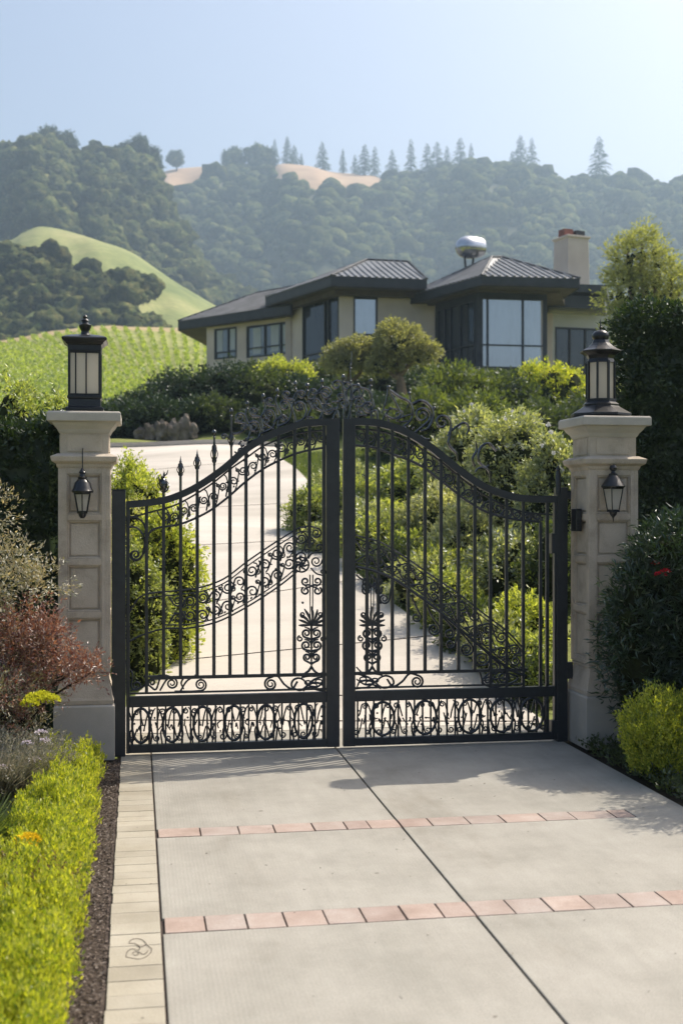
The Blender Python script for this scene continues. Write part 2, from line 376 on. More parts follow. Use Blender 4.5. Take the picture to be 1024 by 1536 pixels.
# ------------------------------------------------------------------ the setting: ground
def ground_mat():
    m, nt, out = newmat('ground_cover'); p = N(nt, 'ShaderNodeBsdfPrincipled', Roughness=.95); p.inputs['Specular IOR Level'].default_value = .1
    v = geo_pos(nt)
    lawn, _ = noise_col(nt, [(.09, .12, .03), (.16, .19, .055), (.24, .25, .09)], .6, v, detail=8)
    vine, _ = noise_col(nt, [(.20, .23, .07), (.29, .31, .11), (.38, .38, .17)], .25, v, detail=8)
    dry, _ = noise_col(nt, [(.24, .20, .10), (.36, .29, .16), (.44, .34, .20)], .3, v, detail=8)
    sep = nt.nodes.new('ShaderNodeSeparateXYZ'); nt.links.new(v, sep.inputs[0])
    wob = N(nt, 'ShaderNodeTexNoise', Scale=.05, Detail=4); nt.links.new(v, wob.inputs['Vector'])
    def mask(a, b):
        ad = N(nt, 'ShaderNodeMath', operation='MULTIPLY_ADD'); nt.links.new(wob.outputs['Fac'], ad.inputs[0]); ad.inputs[1].default_value = (b-a)*1.5; nt.links.new(sep.outputs['Y'], ad.inputs[2])
        mr = N(nt, 'ShaderNodeMapRange'); mr.inputs[1].default_value = a+(b-a)*.75; mr.inputs[2].default_value = b+(b-a)*.75; nt.links.new(ad.outputs[0], mr.inputs[0]); return mr.outputs[0]
    def mix(f, a, b):
        x = N(nt, 'ShaderNodeMix', data_type='RGBA'); nt.links.new(f, x.inputs[0]); nt.links.new(a, x.inputs[6]); nt.links.new(b, x.inputs[7]); return x.outputs[2]
    c = mix(mask(60, 72), lawn, vine); c = mix(mask(141, 149), c, dry)
    nt.links.new(c, p.inputs['Base Color'])
    t = N(nt, 'ShaderNodeTexNoise', Scale=14, Detail=6); nt.links.new(v, t.inputs['Vector'])
    b = N(nt, 'ShaderNodeBump', Strength=.8, Distance=.06); nt.links.new(t.outputs['Fac'], b.inputs['Height']); nt.links.new(b.outputs[0], p.inputs['Normal'])
    nt.links.new(p.outputs[0], out.inputs[0]); return m
vs = np.concatenate([np.linspace(-60, 6, 14), np.linspace(7, 9.6, 6), np.linspace(10, 60, 76), np.linspace(61.5, 210, 90), np.linspace(220, 420, 18), np.array([500, 700, 1000, 1500, 2200, 3000])])
ss = np.linspace(-1, 1, 170); ss = np.sign(ss)*np.abs(ss)**1.5
VV, S_ = np.meshgrid(vs, ss, indexing='ij'); UU = S_*(30+np.abs(VV)*1.1)
X = UU*CY+VV*SY; Y = VV*CY-UU*SY
Z = H(X, Y)-.03
nr, nc = X.shape; idx = np.arange(nr*nc).reshape(nr, nc)
Fq = np.stack([idx[:-1, :-1], idx[:-1, 1:], idx[1:, 1:], idx[1:, :-1]], -1).reshape(-1, 4)
g = NP().add(np.stack([X, Y, Z], -1).reshape(-1, 3), Fq).build('ground', [ground_mat()], smooth_=True); tagp(g, 'grassy ground rising from the gate to the hills', kind='structure')

# front driveway -------------------------------------------------------------
XL, XB, XC, XR = -.11, .105, 1.482, 3.26
YF, YB = -6.0, 9.9
def concrete():
    m, nt, out = newmat('brushed_concrete'); p = N(nt, 'ShaderNodeBsdfPrincipled', Roughness=.85); p.inputs['Specular IOR Level'].default_value = .25
    v = geo_pos(nt); c, _ = noise_col(nt, [(.25, .242, .212), (.31, .298, .264), (.357, .344, .308)], 1.6, v, detail=9, rough=.7)
    c2, _ = noise_col(nt, [(.80, .80, .80), (1.03, 1.03, 1.03), (1.14, 1.14, 1.14)], 130, v, detail=4, rough=.8, pos=[.35, .5, .66])
    c3, _ = noise_col(nt, [(.93, .93, .93), (1.02, 1.02, 1.02)], 6, geo_pos(nt, (2.5, .3, 1)), detail=4)
    # blotchy tyre/water stains running along the drive
    br, _ = noise_col(nt, [(.90, .90, .90), (1.03, 1.03, 1.03)], 60, geo_pos(nt, (1, .02, 1)), detail=2)
    c4, _ = noise_col(nt, [(.78, .76, .73), (.97, .965, .96), (1.02, 1.02, 1.02)], .9, geo_pos(nt, (1.6, .55, 1)), detail=6, rough=.65, pos=[.28, .42, .6])
    c5, _ = noise_col(nt, [(1, 1, 1), (1, 1, 1), (.55, .52, .5)], 9, v, detail=1, pos=[.3, .79, .81])
    for cc in (c2, c3, c4, c5):
        mx = N(nt, 'ShaderNodeMix', data_type='RGBA', blend_type='MULTIPLY'); mx.inputs[0].default_value = 1
        nt.links.new(c, mx.inputs[6]); nt.links.new(cc, mx.inputs[7]); c = mx.outputs[2]
    # broom lines, stronger towards the left part
    wv = N(nt, 'ShaderNodeTexWave', wave_type='BANDS', bands_direction='X', Scale=17, Distortion=1.2); wv.inputs['Detail'].default_value = 2; nt.links.new(v, wv.inputs['Vector'])
    sep = nt.nodes.new('ShaderNodeSeparateXYZ'); nt.links.new(v, sep.inputs[0])
    mr = N(nt, 'ShaderNodeMapRange'); mr.inputs[1].default_value = .9; mr.inputs[2].default_value = .3; mr.inputs[3].default_value = .0; mr.inputs[4].default_value = .07; nt.links.new(sep.outputs['X'], mr.inputs[0])
    mm = N(nt, 'ShaderNodeMath', operation='MULTIPLY'); nt.links.new(mr.outputs[0], mm.inputs[0]); nt.links.new(wv.outputs['Fac'], mm.inputs[1])
    sb = N(nt, 'ShaderNodeMath', operation='SUBTRACT'); sb.inputs[0].default_value = 1.03; nt.links.new(mm.outputs[0], sb.inputs[1])
    cb = nt.nodes.new('ShaderNodeCombineColor'); [nt.links.new(sb.outputs[0], cb.inputs[i]) for i in range(3)]
    mx = N(nt, 'ShaderNodeMix', data_type='RGBA', blend_type='MULTIPLY'); mx.inputs[0].default_value = 1
    nt.links.new(c, mx.inputs[6]); nt.links.new(cb.outputs[0], mx.inputs[7]); nt.links.new(mx.outputs[2], p.inputs['Base Color'])
    t = N(nt, 'ShaderNodeTexNoise', Scale=160, Detail=4, Roughness=.7); nt.links.new(v, t.inputs['Vector'])
    ad = N(nt, 'ShaderNodeMath', operation='MULTIPLY_ADD'); nt.links.new(wv.outputs['Fac'], ad.inputs[0]); ad.inputs[1].default_value = .1; nt.links.new(t.outputs['Fac'], ad.inputs[2])
    b = N(nt, 'ShaderNodeBump', Strength=.35, Distance=.004); nt.links.new(ad.outputs[0], b.inputs['Height']); nt.links.new(b.outputs[0], p.inputs['Normal'])
    nt.links.new(p.outputs[0], out.inputs[0]); return m
M['concrete'] = concrete()
M['paver'] = surf('cream_pavers', [(.30, .275, .22), (.355, .328, .268), (.405, .378, .318)], 3, .85, .3, 80, spec=.2, fine=(150, [(.9, .9, .9), (1.06, 1.06, 1.06)]), island=[(.9, .89, .87), (1, 1, 1), (1.05, 1.04, 1.02)])
M['tile'] = surf('terracotta_pavers', [(.31, .24, .205), (.37, .295, .255), (.42, .35, .31)], 5, .8, .3, 90, spec=.2, fine=(120, [(.88, .88, .88), (1.08, 1.08, 1.08)]), island=[(.84, .84, .86), (1, .98, .97), (.92, .97, 1.0), (1.08, 1.08, 1.08)])
M['joint'] = surf('joint_dirt', [(.05, .04, .035), (.10, .08, .07)], 30, .95, .4, 80, spec=.1)
B1, B2 = (6.755, 6.93), (5.225, 5.42)
GJ = .006
d = MB(); d.box((XL-.02, YF, -.06), (XR, YB, -.012)); o = d.build('drive_base', M['joint']); tagp(o, 'dark joint bed under the driveway slabs', kind='structure')
d = MB()
for (xa, xb) in ((XB+GJ, XC-GJ), (XC+GJ, XR)):
    for (ya, yb) in ((YF, B2[0]-GJ*.3), (B2[1]+GJ*.3, B1[0]-GJ*.3), (B1[1]+GJ*.3, YB)):
        d.box((xa, ya, -.05), (xb, yb, 0))
for (ya, yb) in (B1, B2):                         # the plain strip right of the bands
    d.box((2.885, ya-GJ*.3, -.05), (XR, yb+GJ*.3, 0))
o = d.build('driveway', M['concrete'], bevel=.004); tagp(o, 'pale concrete driveway slabs before the gate', kind='structure')
rngb = np.random.default_rng(5)
for bi, (ya, yb) in enumerate((B1, B2)):
    d = MB(); x = XB+.012
    while x < 2.87:
        wd = rngb.uniform(.12, .26) if bi == 0 else rngb.uniform(.165, .19)
        xe = min(x+wd, 2.88)
        if x < XC < xe: xe = XC-.002
        sk = .035 if bi == 0 else .012
        j = lambda: rngb.uniform(-.0015, .0015)
        d.prism([(x+.003+j(), ya+j()), (xe-.003+j(), ya+j()), (xe-.003-sk*0+j(), yb+j()), (x+.003+j(), yb+j())], -.05, .0015+j())
        x = xe+(.006 if abs(xe-XC) < .01 else .002)
    o = d.build('brick_band', M['tile'], bevel=.002); tagp(o, ['far', 'near'][bi]+' row of terracotta pavers across the drive', kind='structure')
d = MB(); y = YF
while y < YB:
    ye = y+rngb.uniform(.10, .15); d.box((XL+rngb.uniform(-.003, .003), y+.0015, -.05), (XB-.004, ye-.0015, rngb.uniform(-.0015, .001))); y = ye
border = d.build('border_strip', M['paver'], bevel=.002); tagp(border, 'cream paver strip along the left edge of the drive', kind='structure')
# leaf sketched on the border pavers
d = MB()
def gpt(px, py): 
    dd = F*EYE/(py-HY); a = (px-CX)/F; return np.array([dd*(SY+a*CY), dd*(CY-a*SY), .002])
def catmull(P, n=8, closed=False):
    P = np.asarray(P, float); k = len(P)
    if k < 3: return P
    Q = np.vstack([2*P[0]-P[1], P, 2*P[-1]-P[-2]]); out = []
    for i in range(1, k):
        p0, p1, p2, p3 = Q[i-1], Q[i], Q[i+1], Q[i+2]
        for t in np.linspace(0, 1, n, endpoint=False):
            out.append(.5*((2*p1)+(-p0+p2)*t+(2*p0-5*p1+4*p2-p3)*t*t+(-p0+3*p1-3*p2+p3)*t**3))
    out.append(P[-1]); return np.array(out)
for st in ([(189,1436),(192,1427),(200,1424),(208,1426),(210,1421),(203,1416),(194,1415),(200,1409),(213,1410),(222,1419),(228,1425),(222,1434),(211,1439),(199,1438),(189,1436)],
           [(199,1431),(203,1428),(208,1430),(205,1434),(200,1433)], [(205,1419),(213,1421),(219,1417)], [(208,1428),(216,1432),(223,1426)]):
    d.tube(catmull([gpt(*p) for p in st]), .0014, 4, ref=(0, 0, 1), ry=.001)
d.build('leaf_sketch', M['joint'], border)
# second fine joint just right of the border, mulch and soil beds
d = MB(); d.box((XL-1.9, YF, -.05), (XL-.005, 9.0, -.016)); o = d.build('mulch_bed', M['mulch']); tagp(o, 'dark bark mulch beside the paver strip', kind='structure')
d = MB(); d.box((XR+.005, YF, -.05), (XR+4, 9.9, -.02)); o = d.build('planting_bed', M['soil']); tagp(o, 'dark soil bed right of the drive', kind='structure')
# mulch chips
rng = np.random.default_rng(3); n = 9000
P = np.stack([rng.uniform(XL-.32, XL-.006, n), rng.uniform(3.6, 8.9, n), rng.uniform(-.016, 0, n)], 1)
chips = NP().leaves(P, rdir(rng, n)*[1, 1, .35], rng.uniform(.008, .024, n), rng.uniform(.005, .012, n), rng, nb=np.array([0, 0, 1.]))
M['chip'] = leafm('bark_chips', (.04, .03, .024), (.20, .16, .13), .0, .02)
o = chips.build('mulch_chips', [M['chip']]); tagp(o, 'loose bark chips', kind='stuff')

# inner driveway ------------------------------------------------------------
Rp = [(838,1100),(812,1080),(745,1032),(640,945),(535,860),(503,800),(475,742),(420,687),(424,671)]
Lp = [(175,1100),(178,1080),(205,1045),(268,985),(272,900),(250,812),(170,765),(20,714),(-160,672)]
RG = np.array([ground(*p) for p in Rp]); LG = np.array([ground(*p) for p in Lp])
RG = catmull(RG, 7); LG = catmull(LG, 7); nn = 40
row = []
for a, b in zip(LG, RG):
    t = np.linspace(0, 1, nn)[:, None]; p = a[None, :2]*(1-t)+b[None, :2]*t; row.append(np.column_stack([p, H(p[:, 0], p[:, 1])+.02]))
# start flush with the slab under the gate
A = np.array(row); A[:, :, 1] = np.maximum(A[:, :, 1], 9.86+.003*np.arange(len(A))[:, None]); A[:, :, 2] = H(A[:, :, 0], A[:, :, 1])+.003+.017*smooth(9.86, 10.6, A[:, :, 1])
idx = np.arange(A.shape[0]*nn).reshape(-1, nn)
Fq = np.stack([idx[:-1, :-1], idx[:-1, 1:], idx[1:, 1:], idx[1:, :-1]], -1).reshape(-1, 4)
M['asph'] = surf('pale_driveway', [(.40, .37, .325), (.49, .455, .405), (.58, .54, .485)], .5, .85, .2, 90, spec=.2, stretch=(.5, 1.6, 1), fine=(40, [(.95, .95, .95), (1.03, 1.03, 1.03)]))
o = NP().add(A.reshape(-1, 3), Fq).build('upper_driveway', [M['asph']], smooth_=True); tagp(o, 'pale driveway curving uphill behind the gate', kind='structure')
d = MB()
for k in (6, 13, 20, 27, 34, 41, 48):
    if k < len(A): d.tube(A[k][1:-1]+np.array([0, 0, .003]), .012, 4, ref=(0, 0, 1), ry=.004)
o = d.build('drive_joints', M['joint'], smooth=60); tagp(o, 'dark joints across the upper drive', kind='structure')
# low kerb on its far edge
far = A[-1]; d = MB(); d.tube(far+np.array([0, 0, .06]), .12, 4, ref=(0, 0, 1), ry=.08); o = d.build('kerb', M['asph']); tagp(o, 'pale kerb at the top of the curve', kind='structure')
# ------------------------------------------------------------------ stone pillars
def px_x(px, Y): return float(at_Y(px, HY, Y)[0])
def pillar(x0, x1, yf, label, corner_u):
    wd = x1-x0; yb = yf+wd; cx, cy = (x0+x1)/2, (yf+yb)/2
    e = empty('gate_pillar', (cx, cy, 0), label, 'pillar', 'stone gate pillars')
    R = math.sqrt(2)
    def sq(h, z): return (h*R, z)
    h = wd/2
    b = MB(); b.lathe(cx, cy, [sq(h+.002, 0), sq(h+.002, .385), sq(h-.006, .395), sq(h-.01, .40)], 4, math.pi/4); b.build('plinth', M['plinth'], e, bevel=.004)
    b = MB(); b.lathe(cx, cy, [sq(h-.006, .401), sq(h-.004, .43), sq(h-.012, .45), sq(h-.022, .50), sq(h-.038, .56), sq(h-.046, .60), sq(h-.036, .606), sq(h-.036, .622), sq(h-.045, .628)], 4, math.pi/4)
    b.build('base_moulding', M['stone'], e, bevel=.003)
    hs = h-.03                                    # half width of the shaft's rails
    b = MB(); b.lathe(cx, cy, [sq(hs-.029, .58), sq(hs-.029, 2.11)], 4, math.pi/4)
    zs = [.629, .665, 1.02, 1.065, 1.40, 1.445, 1.72, 1.765, 2.055, 2.105]    # rail / panel borders
    rails = [(zs[0], zs[1]), (zs[2], zs[3]), (zs[4], zs[5]), (zs[6], zs[7]), (zs[8], zs[9])]
    pans = [(zs[1], zs[2]), (zs[3], zs[4]), (zs[5], zs[6]), (zs[7], zs[8])]
    st = .062
    for s in range(4):
        a = s*math.pi/2; ca, sa = math.cos(a), math.sin(a)
        def tr(x, y, z): return (cx+x*ca-y*sa, cy+x*sa+y*ca, z)
        def bx(u0, u1, w0, w1, za, zb, m=0):      # u along the face, w outward offset
            V = [tr(u0, -w0, za), tr(u1, -w0, za), tr(u1, -w1, za), tr(u0, -w1, za), tr(u0, -w0, zb), tr(u1, -w0, zb), tr(u1, -w1, zb), tr(u0, -w1, zb)]
            b.add(V, [(0,1,2,3),(4,7,6,5),(0,4,5,1),(1,5,6,2),(2,6,7,3),(3,7,4,0)], m)
        bx(-hs, -hs+st, hs-.03, hs, zs[0], zs[-1]); 
        bx(hs-st, hs-.0301, hs-.03, hs, zs[0], zs[-1])
        for (za, zb) in rails: bx(-hs+st, hs-st, hs-.03, hs-.0005, za, zb)
        for (za, zb) in pans:
            g = .012; q = hs-st
            for (u0, u1, z0, z1) in ((-q, -q+g, za, zb), (q-g, q, za, zb), (-q+g, q-g, za, za+g), (-q+g, q-g, zb-g, zb)): bx(u0, u1, hs-.03, hs-.009, z0, z1)
            bx(-q+g+.014, q-g-.014, hs-.03, hs-.020, za+g+.014, zb-g-.014)
    b.build('panelled_shaft', M['stone'], e, bevel=.0025)
    b = MB(); b.lathe(cx, cy, [sq(hs+.002, 2.095), sq(hs+.012, 2.112), sq(hs+.014, 2.125), sq(hs+.042, 2.142), sq(hs+.046, 2.15), sq(hs+.052, 2.178), sq(hs+.004, 2.20)], 4, math.pi/4); b.build('cornice', M['stone'], e, bevel=.003)
    b = MB(); b.lathe(cx, cy, [sq(hs-.012, 2.198), sq(hs-.012, 2.352)], 4, math.pi/4)
    q = hs-.012
    for s in range(4):
        a = s*math.pi/2; ca, sa = math.cos(a), math.sin(a)
        V = []
        for (u, w_, z) in [(u, w_, z) for z in (2.215, 2.335) for (u, w_) in ((-q+.05, q-.01), (q-.05, q-.01), (q-.05, q+.006), (-q+.05, q+.006))]:
            V.append((cx+u*ca+w_*sa, cy+u*sa-w_*ca, z))
        b.add(V, [(0,1,2,3),(4,7,6,5),(0,4,5,1),(1,5,6,2),(2,6,7,3),(3,7,4,0)])
    b.build('frieze', M['stone'], e, bevel=.003)
    b = MB(); b.lathe(cx, cy, [sq(hs-.008, 2.345), sq(hs+.0, 2.358), sq(hs+.008, 2.375), sq(hs+.030, 2.40), sq(hs+.044, 2.424), sq(hs+.072, 2.428), sq(hs+.076, 2.434), sq(hs+.076, 2.487), sq(hs+.066, 2.50), sq(.1, 2.512)], 4, math.pi/4)
    b.build('cap', M['plinth'], e, bevel=.004)
    return e, cx, cy, hs
LX0, LX1, LYF = -.582, -.156, 8.90
RX0, RX1, RYF = 3.315, 3.765, 8.69
pl, lcx, lcy, lhs = pillar(LX0, LX1, LYF, 'left stone gate pillar with square lantern on top', 0)
pr, rcx, rcy, rhs = pillar(RX0, RX1, RYF, 'right stone gate pillar beside tall dark hedge, with intercom box', 0)

# ------------------------------------------------------------------ lanterns
def glassm(name, c, t=.5, rough=.25):
    m, nt, out = newmat(name); p = N(nt, 'ShaderNodeBsdfPrincipled', Roughness=rough); p.inputs['Base Color'].default_value = (*c, 1)
    tr = N(nt, 'ShaderNodeBsdfTranslucent'); tr.inputs[0].default_value = (*c, 1); mx = N(nt, 'ShaderNodeMixShader'); mx.inputs[0].default_value = t
    nt.links.new(p.outputs[0], mx.inputs[1]); nt.links.new(tr.outputs[0], mx.inputs[2]); nt.links.new(mx.outputs[0], out.inputs[0]); return m
M['frost'] = glassm('frosted_lantern_glass', (.72, .69, .62), .6)
def lantern_square():
    cx, cy = lcx, lcy-.03; z0 = 2.512; rot = math.pi/4
    e = empty('pillar_lantern', (cx, cy, z0), 'square black lantern with urn finial on the left pillar', 'lantern', 'lanterns on the pillar caps')
    R = math.sqrt(2)
    b = MB(); b.lathe(cx, cy, [(.135*R, z0), (.135*R, z0+.022), (.115*R, z0+.03), (.112*R, z0+.085), (.122*R, z0+.09), (.122*R, z0+.108), (.10*R, z0+.112)], 4, rot); b.build('base', M['black'], e, bevel=.003)
    za, zb = z0+.108, z0+.43
    b = MB()
    for sx in (-1, 1):
        for sy in (-1, 1): b.box((cx+sx*.108-.009, cy+sy*.108-.009, za), (cx+sx*.108+.009, cy+sy*.108+.009, zb))
    for s in range(4):
        a = s*math.pi/2; ca, sa = math.cos(a), math.sin(a)
        for u in (-.062, 0.012) if s % 2 == 0 else (-.03, .035):
            V = [(cx+(u+i)*ca+(.108+j)*sa, cy+(u+i)*sa-(.108+j)*ca, z) for z in (za, zb) for (i, j) in ((-.005, -.006), (.005, -.006), (.005, .004), (-.005, .004))]
            b.add(V, [(0,1,2,3),(4,7,6,5),(0,4,5,1),(1,5,6,2),(2,6,7,3),(3,7,4,0)])
        for (z1, z2) in ((za, za+.016), (zb-.014, zb)):
            V = [(cx+u*ca+(.106+j)*sa, cy+u*sa-(.106+j)*ca, z) for z in (z1, z2) for (u, j) in ((-.1, -.006), (.1, -.006), (.1, .006), (-.1, .006))]
            b.add(V, [(0,1,2,3),(4,7,6,5),(0,4,5,1),(1,5,6,2),(2,6,7,3),(3,7,4,0)])
    b.build('frame', M['black'], e, bevel=.002)
    b = MB(); b.lathe(cx, cy, [(.103*R, za+.002), (.103*R, zb-.002)], 4, rot); b.build('glass', M['frost'], e)
    b = MB(); b.lathe(cx, cy, [(.118*R, zb), (.118*R, zb+.045), (.130*R, zb+.05), (.134*R, zb+.06), (.158*R, zb+.078), (.160*R, zb+.092), (.150*R, zb+.10), (.10*R, zb+.118), (.05*R, zb+.128)], 4, rot); b.build('roof', M['black'], e, bevel=.003)
    zt = zb+.126
    b = MB(); b.lathe(cx, cy, [(.04, zt), (.032, zt+.012), (.028, zt+.03), (.036, zt+.045), (.044, zt+.062), (.046, zt+.075), (.036, zt+.082), (.026, zt+.088), (.022, zt+.10), (.030, zt+.108), (.022, zt+.118), (.014, zt+.125), (.018, zt+.137), (.010, zt+.148), (.001, zt+.155)], 16)
    b.build('finial', M['black'], e, smooth=40)
lantern_square()
def lantern_hex():
    cx, cy = rcx-.035, rcy-.02; z0 = 2.512; rot = 0.2; n = 8
    e = empty('pillar_lantern', (cx, cy, z0), 'eight-sided black lantern with domed top on the right pillar', 'lantern', 'lanterns on the pillar caps')
    b = MB(); b.lathe(cx, cy, [(.235, z0), (.235, z0+.018), (.15, z0+.068), (.138, z0+.078), (.142, z0+.09), (.122, z0+.105), (.115, z0+.12)], n, rot); b.build('base', M['black'], e, bevel=.002)
    za, zb = z0+.118, z0+.42
    b = MB()
    for k in range(n):
        a = rot+2*math.pi*k/n; b.tube([(cx+.107*math.cos(a), cy+.107*math.sin(a), za), (cx+.107*math.cos(a), cy+.107*math.sin(a), zb)], .011, 4, ref=(math.cos(a), math.sin(a), 0))
    b.lathe(cx, cy, [(.122, za), (.122, za+.014)], n, rot)
    b.build('frame', M['black'], e)
    b = MB(); b.lathe(cx, cy, [(.098, za+.002), (.098, zb-.002)], n, rot); b.build('glass', M['frost'], e)
    b = MB(); b.lathe(cx, cy, [(.112, zb-.012), (.100, zb+.02), (.112, zb+.045), (.138, zb+.062), (.158, zb+.070), (.160, zb+.080), (.128, zb+.096), (.095, zb+.118), (.070, zb+.142), (.060, zb+.165)], n, rot); b.build('roof', M['black'], e, bevel=.002)
    zt = zb+.164
    b = MB(); b.lathe(cx, cy, [(.05, zt), (.060, zt+.012), (.066, zt+.03), (.062, zt+.05), (.046, zt+.068), (.02, zt+.078), (.008, zt+.082), (.008, zt+.092), (.014, zt+.10), (.006, zt+.11), (.001, zt+.165)], 18); b.build('dome', M['black'], e, smooth=40)
lantern_hex()
def wall_lantern(px, py0, py1, Y, label, style):
    """tapered lantern fixed to the pillar face; py0 top, py1 bottom of the glass body"""
    c = at_Y(px, py1, Y-.085); x, y, zb = c; zt = float(at_Y(px, py0, Y-.085)[2])
    e = empty('wall_lantern', (x, y, zb), label, 'wall lantern', 'lanterns on the pillar fronts')
    n = 6 if style == 0 else 4; rot = math.pi/6 if n == 6 else math.pi/4+.25
    hw = .062; hb = .036; k = 1.0 if n == 6 else 1.18
    b = MB()
    for i in range(n):
        a = rot+2*math.pi*i/n
        b.tube([(x+hb*k*math.cos(a), y+hb*k*math.sin(a), zb), (x+hw*k*math.cos(a), y+hw*k*math.sin(a), zt)], .0055, 4, ref=(math.cos(a), math.sin(a), 0))
    b.lathe(x, y, [(hb*k+.004, zb-.01), (hb*k+.006, zb+.006), (hb*k, zb+.008)], n, rot)
    b.lathe(x, y, [(hw*k+.002, zt-.012), (hw*k+.008, zt), (hw*k, zt+.002)], n, rot)
    b.lathe(x, y, [(.012, zb-.045), (.024, zb-.03), (.03, zb-.012), (.034, zb-.009)], 12)
    if style: b.lathe(x, y, [(.002, zb-.085), (.006, zb-.06), (.01, zb-.045)], 8)
    b.build('frame', M['black'], e)
    b = MB(); b.lathe(x, y, [(hb*k-.003, zb+.006), (hw*k-.004, zt-.008)], n, rot); b.build('glass', M['frost'], e)
    b = MB()
    if style == 0:
        b.lathe(x, y, [(.076, zt), (.078, zt+.012), (.066, zt+.03), (.055, zt+.07), (.04, zt+.088), (.030, zt+.098), (.034, zt+.108), (.022, zt+.118), (.018, zt+.135), (.026, zt+.145), (.016, zt+.158), (.007, zt+.175)], 12)
        b.tube([(x, y, zt+.17), (x, y+.004, zt+.29), (x, y+.05, zt+.315), (x, Y+.0, zt+.318)], .004, 6, ref=(1, 0, 0))
    else:
        b.lathe(x, y, [(.088, zt), (.09, zt+.01), (.05, zt+.07), (.034, zt+.088), (.034, zt+.1), (.018, zt+.108), (.014, zt+.12), (.026, zt+.13), (.03, zt+.146), (.02, zt+.165), (.001, zt+.172)], 4 if 0 else 12, rot)
    b.build('roof', M['black'], e, smooth=35)
    b = MB(); zc = (zb+zt)/2+.1
    b.tube([(x, Y-.003, zc), (x, Y-.02, zc), (x, y+.03, zc+.03)], .007, 6, ref=(1, 0, 0)); b.box((x-.025, Y-.010, zc-.05), (x+.025, Y-.001, zc+.05)); b.build('bracket', M['black'], e)
wall_lantern(124, 739, 768, LYF+.035, 'small six-sided lantern hung on the left pillar front', 0)
wall_lantern(919, 731, 766, RYF+.035, 'small tapered lantern with round knob on the right pillar front', 1)
# intercom on the driveway side of the right pillar
xs = rcx-rhs; b = MB(); y0 = RYF+.17; p0 = zz(797, 9.3); p1 = zz(763, 9.3)
e = empty('intercom_box', (xs, y0, p0), 'black intercom box on the side of the right pillar', 'intercom')
b.box((xs-.05, y0, p0), (xs-.002, y0+.11, p1)); b.build('housing', M['black'], e, bevel=.006)
b = MB(); b.box((xs-.04, y0-.004, p0+.09), (xs-.012, y0-.0005, p1-.02)); 
for i in range(3): b.box((xs-.04, y0-.004, p0+.02+i*.02), (xs-.012, y0-.0005, p0+.032+i*.02))
b.build('front_panel', M['iron'], e)

# ------------------------------------------------------------------ the gates
YG = 9.06
def g3(p, off=0.0): return at_Y(p[0], p[1], YG+off)
def gpts(P, off=0, n=8): 
    P = catmull(P, n); return np.array([g3(p, off) for p in P])
def cubic(P): return lambda x: np.interp(x, *np.array(catmull(P, 12)).T)
# top lines of both leaves (photo coordinates, all on the plane of the gate)
L_top = [(190,757),(222,754),(255,748),(294,731),(334,704),(368,675),(405,653),(449,637),(472,634),(497,633)]
L_up = [(193,777),(227,768),(262,758),(294,741),(320,724),(345,704),(368,688),(397,668),(434,654),(460,648),(488,645)]
L_lo = [(222,806),(226,797),(240,791),(271,786),(308,770),(338,749),(368,723),(397,702),(434,684),(460,676),(488,671)]
R_top = [(525,633),(550,633),(577,637),(612,650),(648,673),(685,703),(723,729),(760,743),(790,748),(832,749)]
R_up = [(530,643),(570,647),(611,661),(640,679),(660,692),(697,722),(730,745),(765,762),(790,769),(828,772)]
R_lo = [(533,668),(560,671),(585,680),(626,696),(660,720),(697,749),(730,768),(767,778),(790,781),(810,783)]
def iron(b, name, par, bevel=0): return b.build(name, M['iron'], par, bevel=bevel, smooth=50)
def ibox(b, px0, py0, px1, py1, t=.03, ty=0):
    """rectangular member between two photo corners, thickness +-t"""
    A = g3((px0, py1)); B = g3((px1, py0)); b.box((A[0], YG-t+ty, A[2]), (B[0], YG+t+ty, B[2])); return b
def zbox(b, px0, px1, z0, z1, t):
    b.box((g3((px0, 0))[0], YG-t, z0), (g3((px1, 0))[0], YG+t, z1)); return b
def pyz(px, z):
    d = YG/(CY-(px-CX)/F*SY); return HY-(z-EYE)/d*F
def szbox(b, px0, px1, pytop, z0, t):
    A = g3((px0, pytop)); b.box((A[0], YG-t, z0), (g3((px1, 0))[0], YG+t, A[2])); return b
def spiral(cx, cy, r, turns=1.6, a0=0, dr=1, r1=.22, n=None, ex=1.0):
    n = n or int(turns*18); t = np.linspace(0, 1, n); a = a0+dr*t*turns*2*math.pi; rr = r*((1-t)**.9*(1-r1)+r1)
    return np.column_stack([cx+rr*np.cos(a)*ex, cy+rr*np.sin(a)])
def sp_tail(cx, cy, r, turns, tail, dr=1, r1=.2):
    """spiral joined smoothly to a tail of points (tail given from far to near)"""
    tail = np.array(tail, float); v = np.array([cx, cy])-tail[-1]; dist = np.linalg.norm(v)
    a = math.atan2(-v[1], -v[0]); off = math.acos(min(1, r/max(dist, r+1e-6))); a0 = a-dr*off*-1 if False else a+dr*off
    # tangent from the outside point onto the circle
    a0 = a+dr*off
    return np.vstack([catmull(np.vstack([tail, [cx+r*math.cos(a0), cy+r*math.sin(a0)]]), 6)[:-1], spiral(cx, cy, r, turns, a0, dr, r1)])
def stroke(b, P, r=.006, ry=None, off=0, n=6, taper=True):
    W = np.array([g3(p, off) for p in P]); k = len(W); r = r*1.28; rr = np.full(k, r)
    if taper: t = np.linspace(0, 1, k); rr = rr*(1-.35*np.clip((t-.6)/.4, 0, 1))
    b.tube(W, rr, n, ry=ry); return b
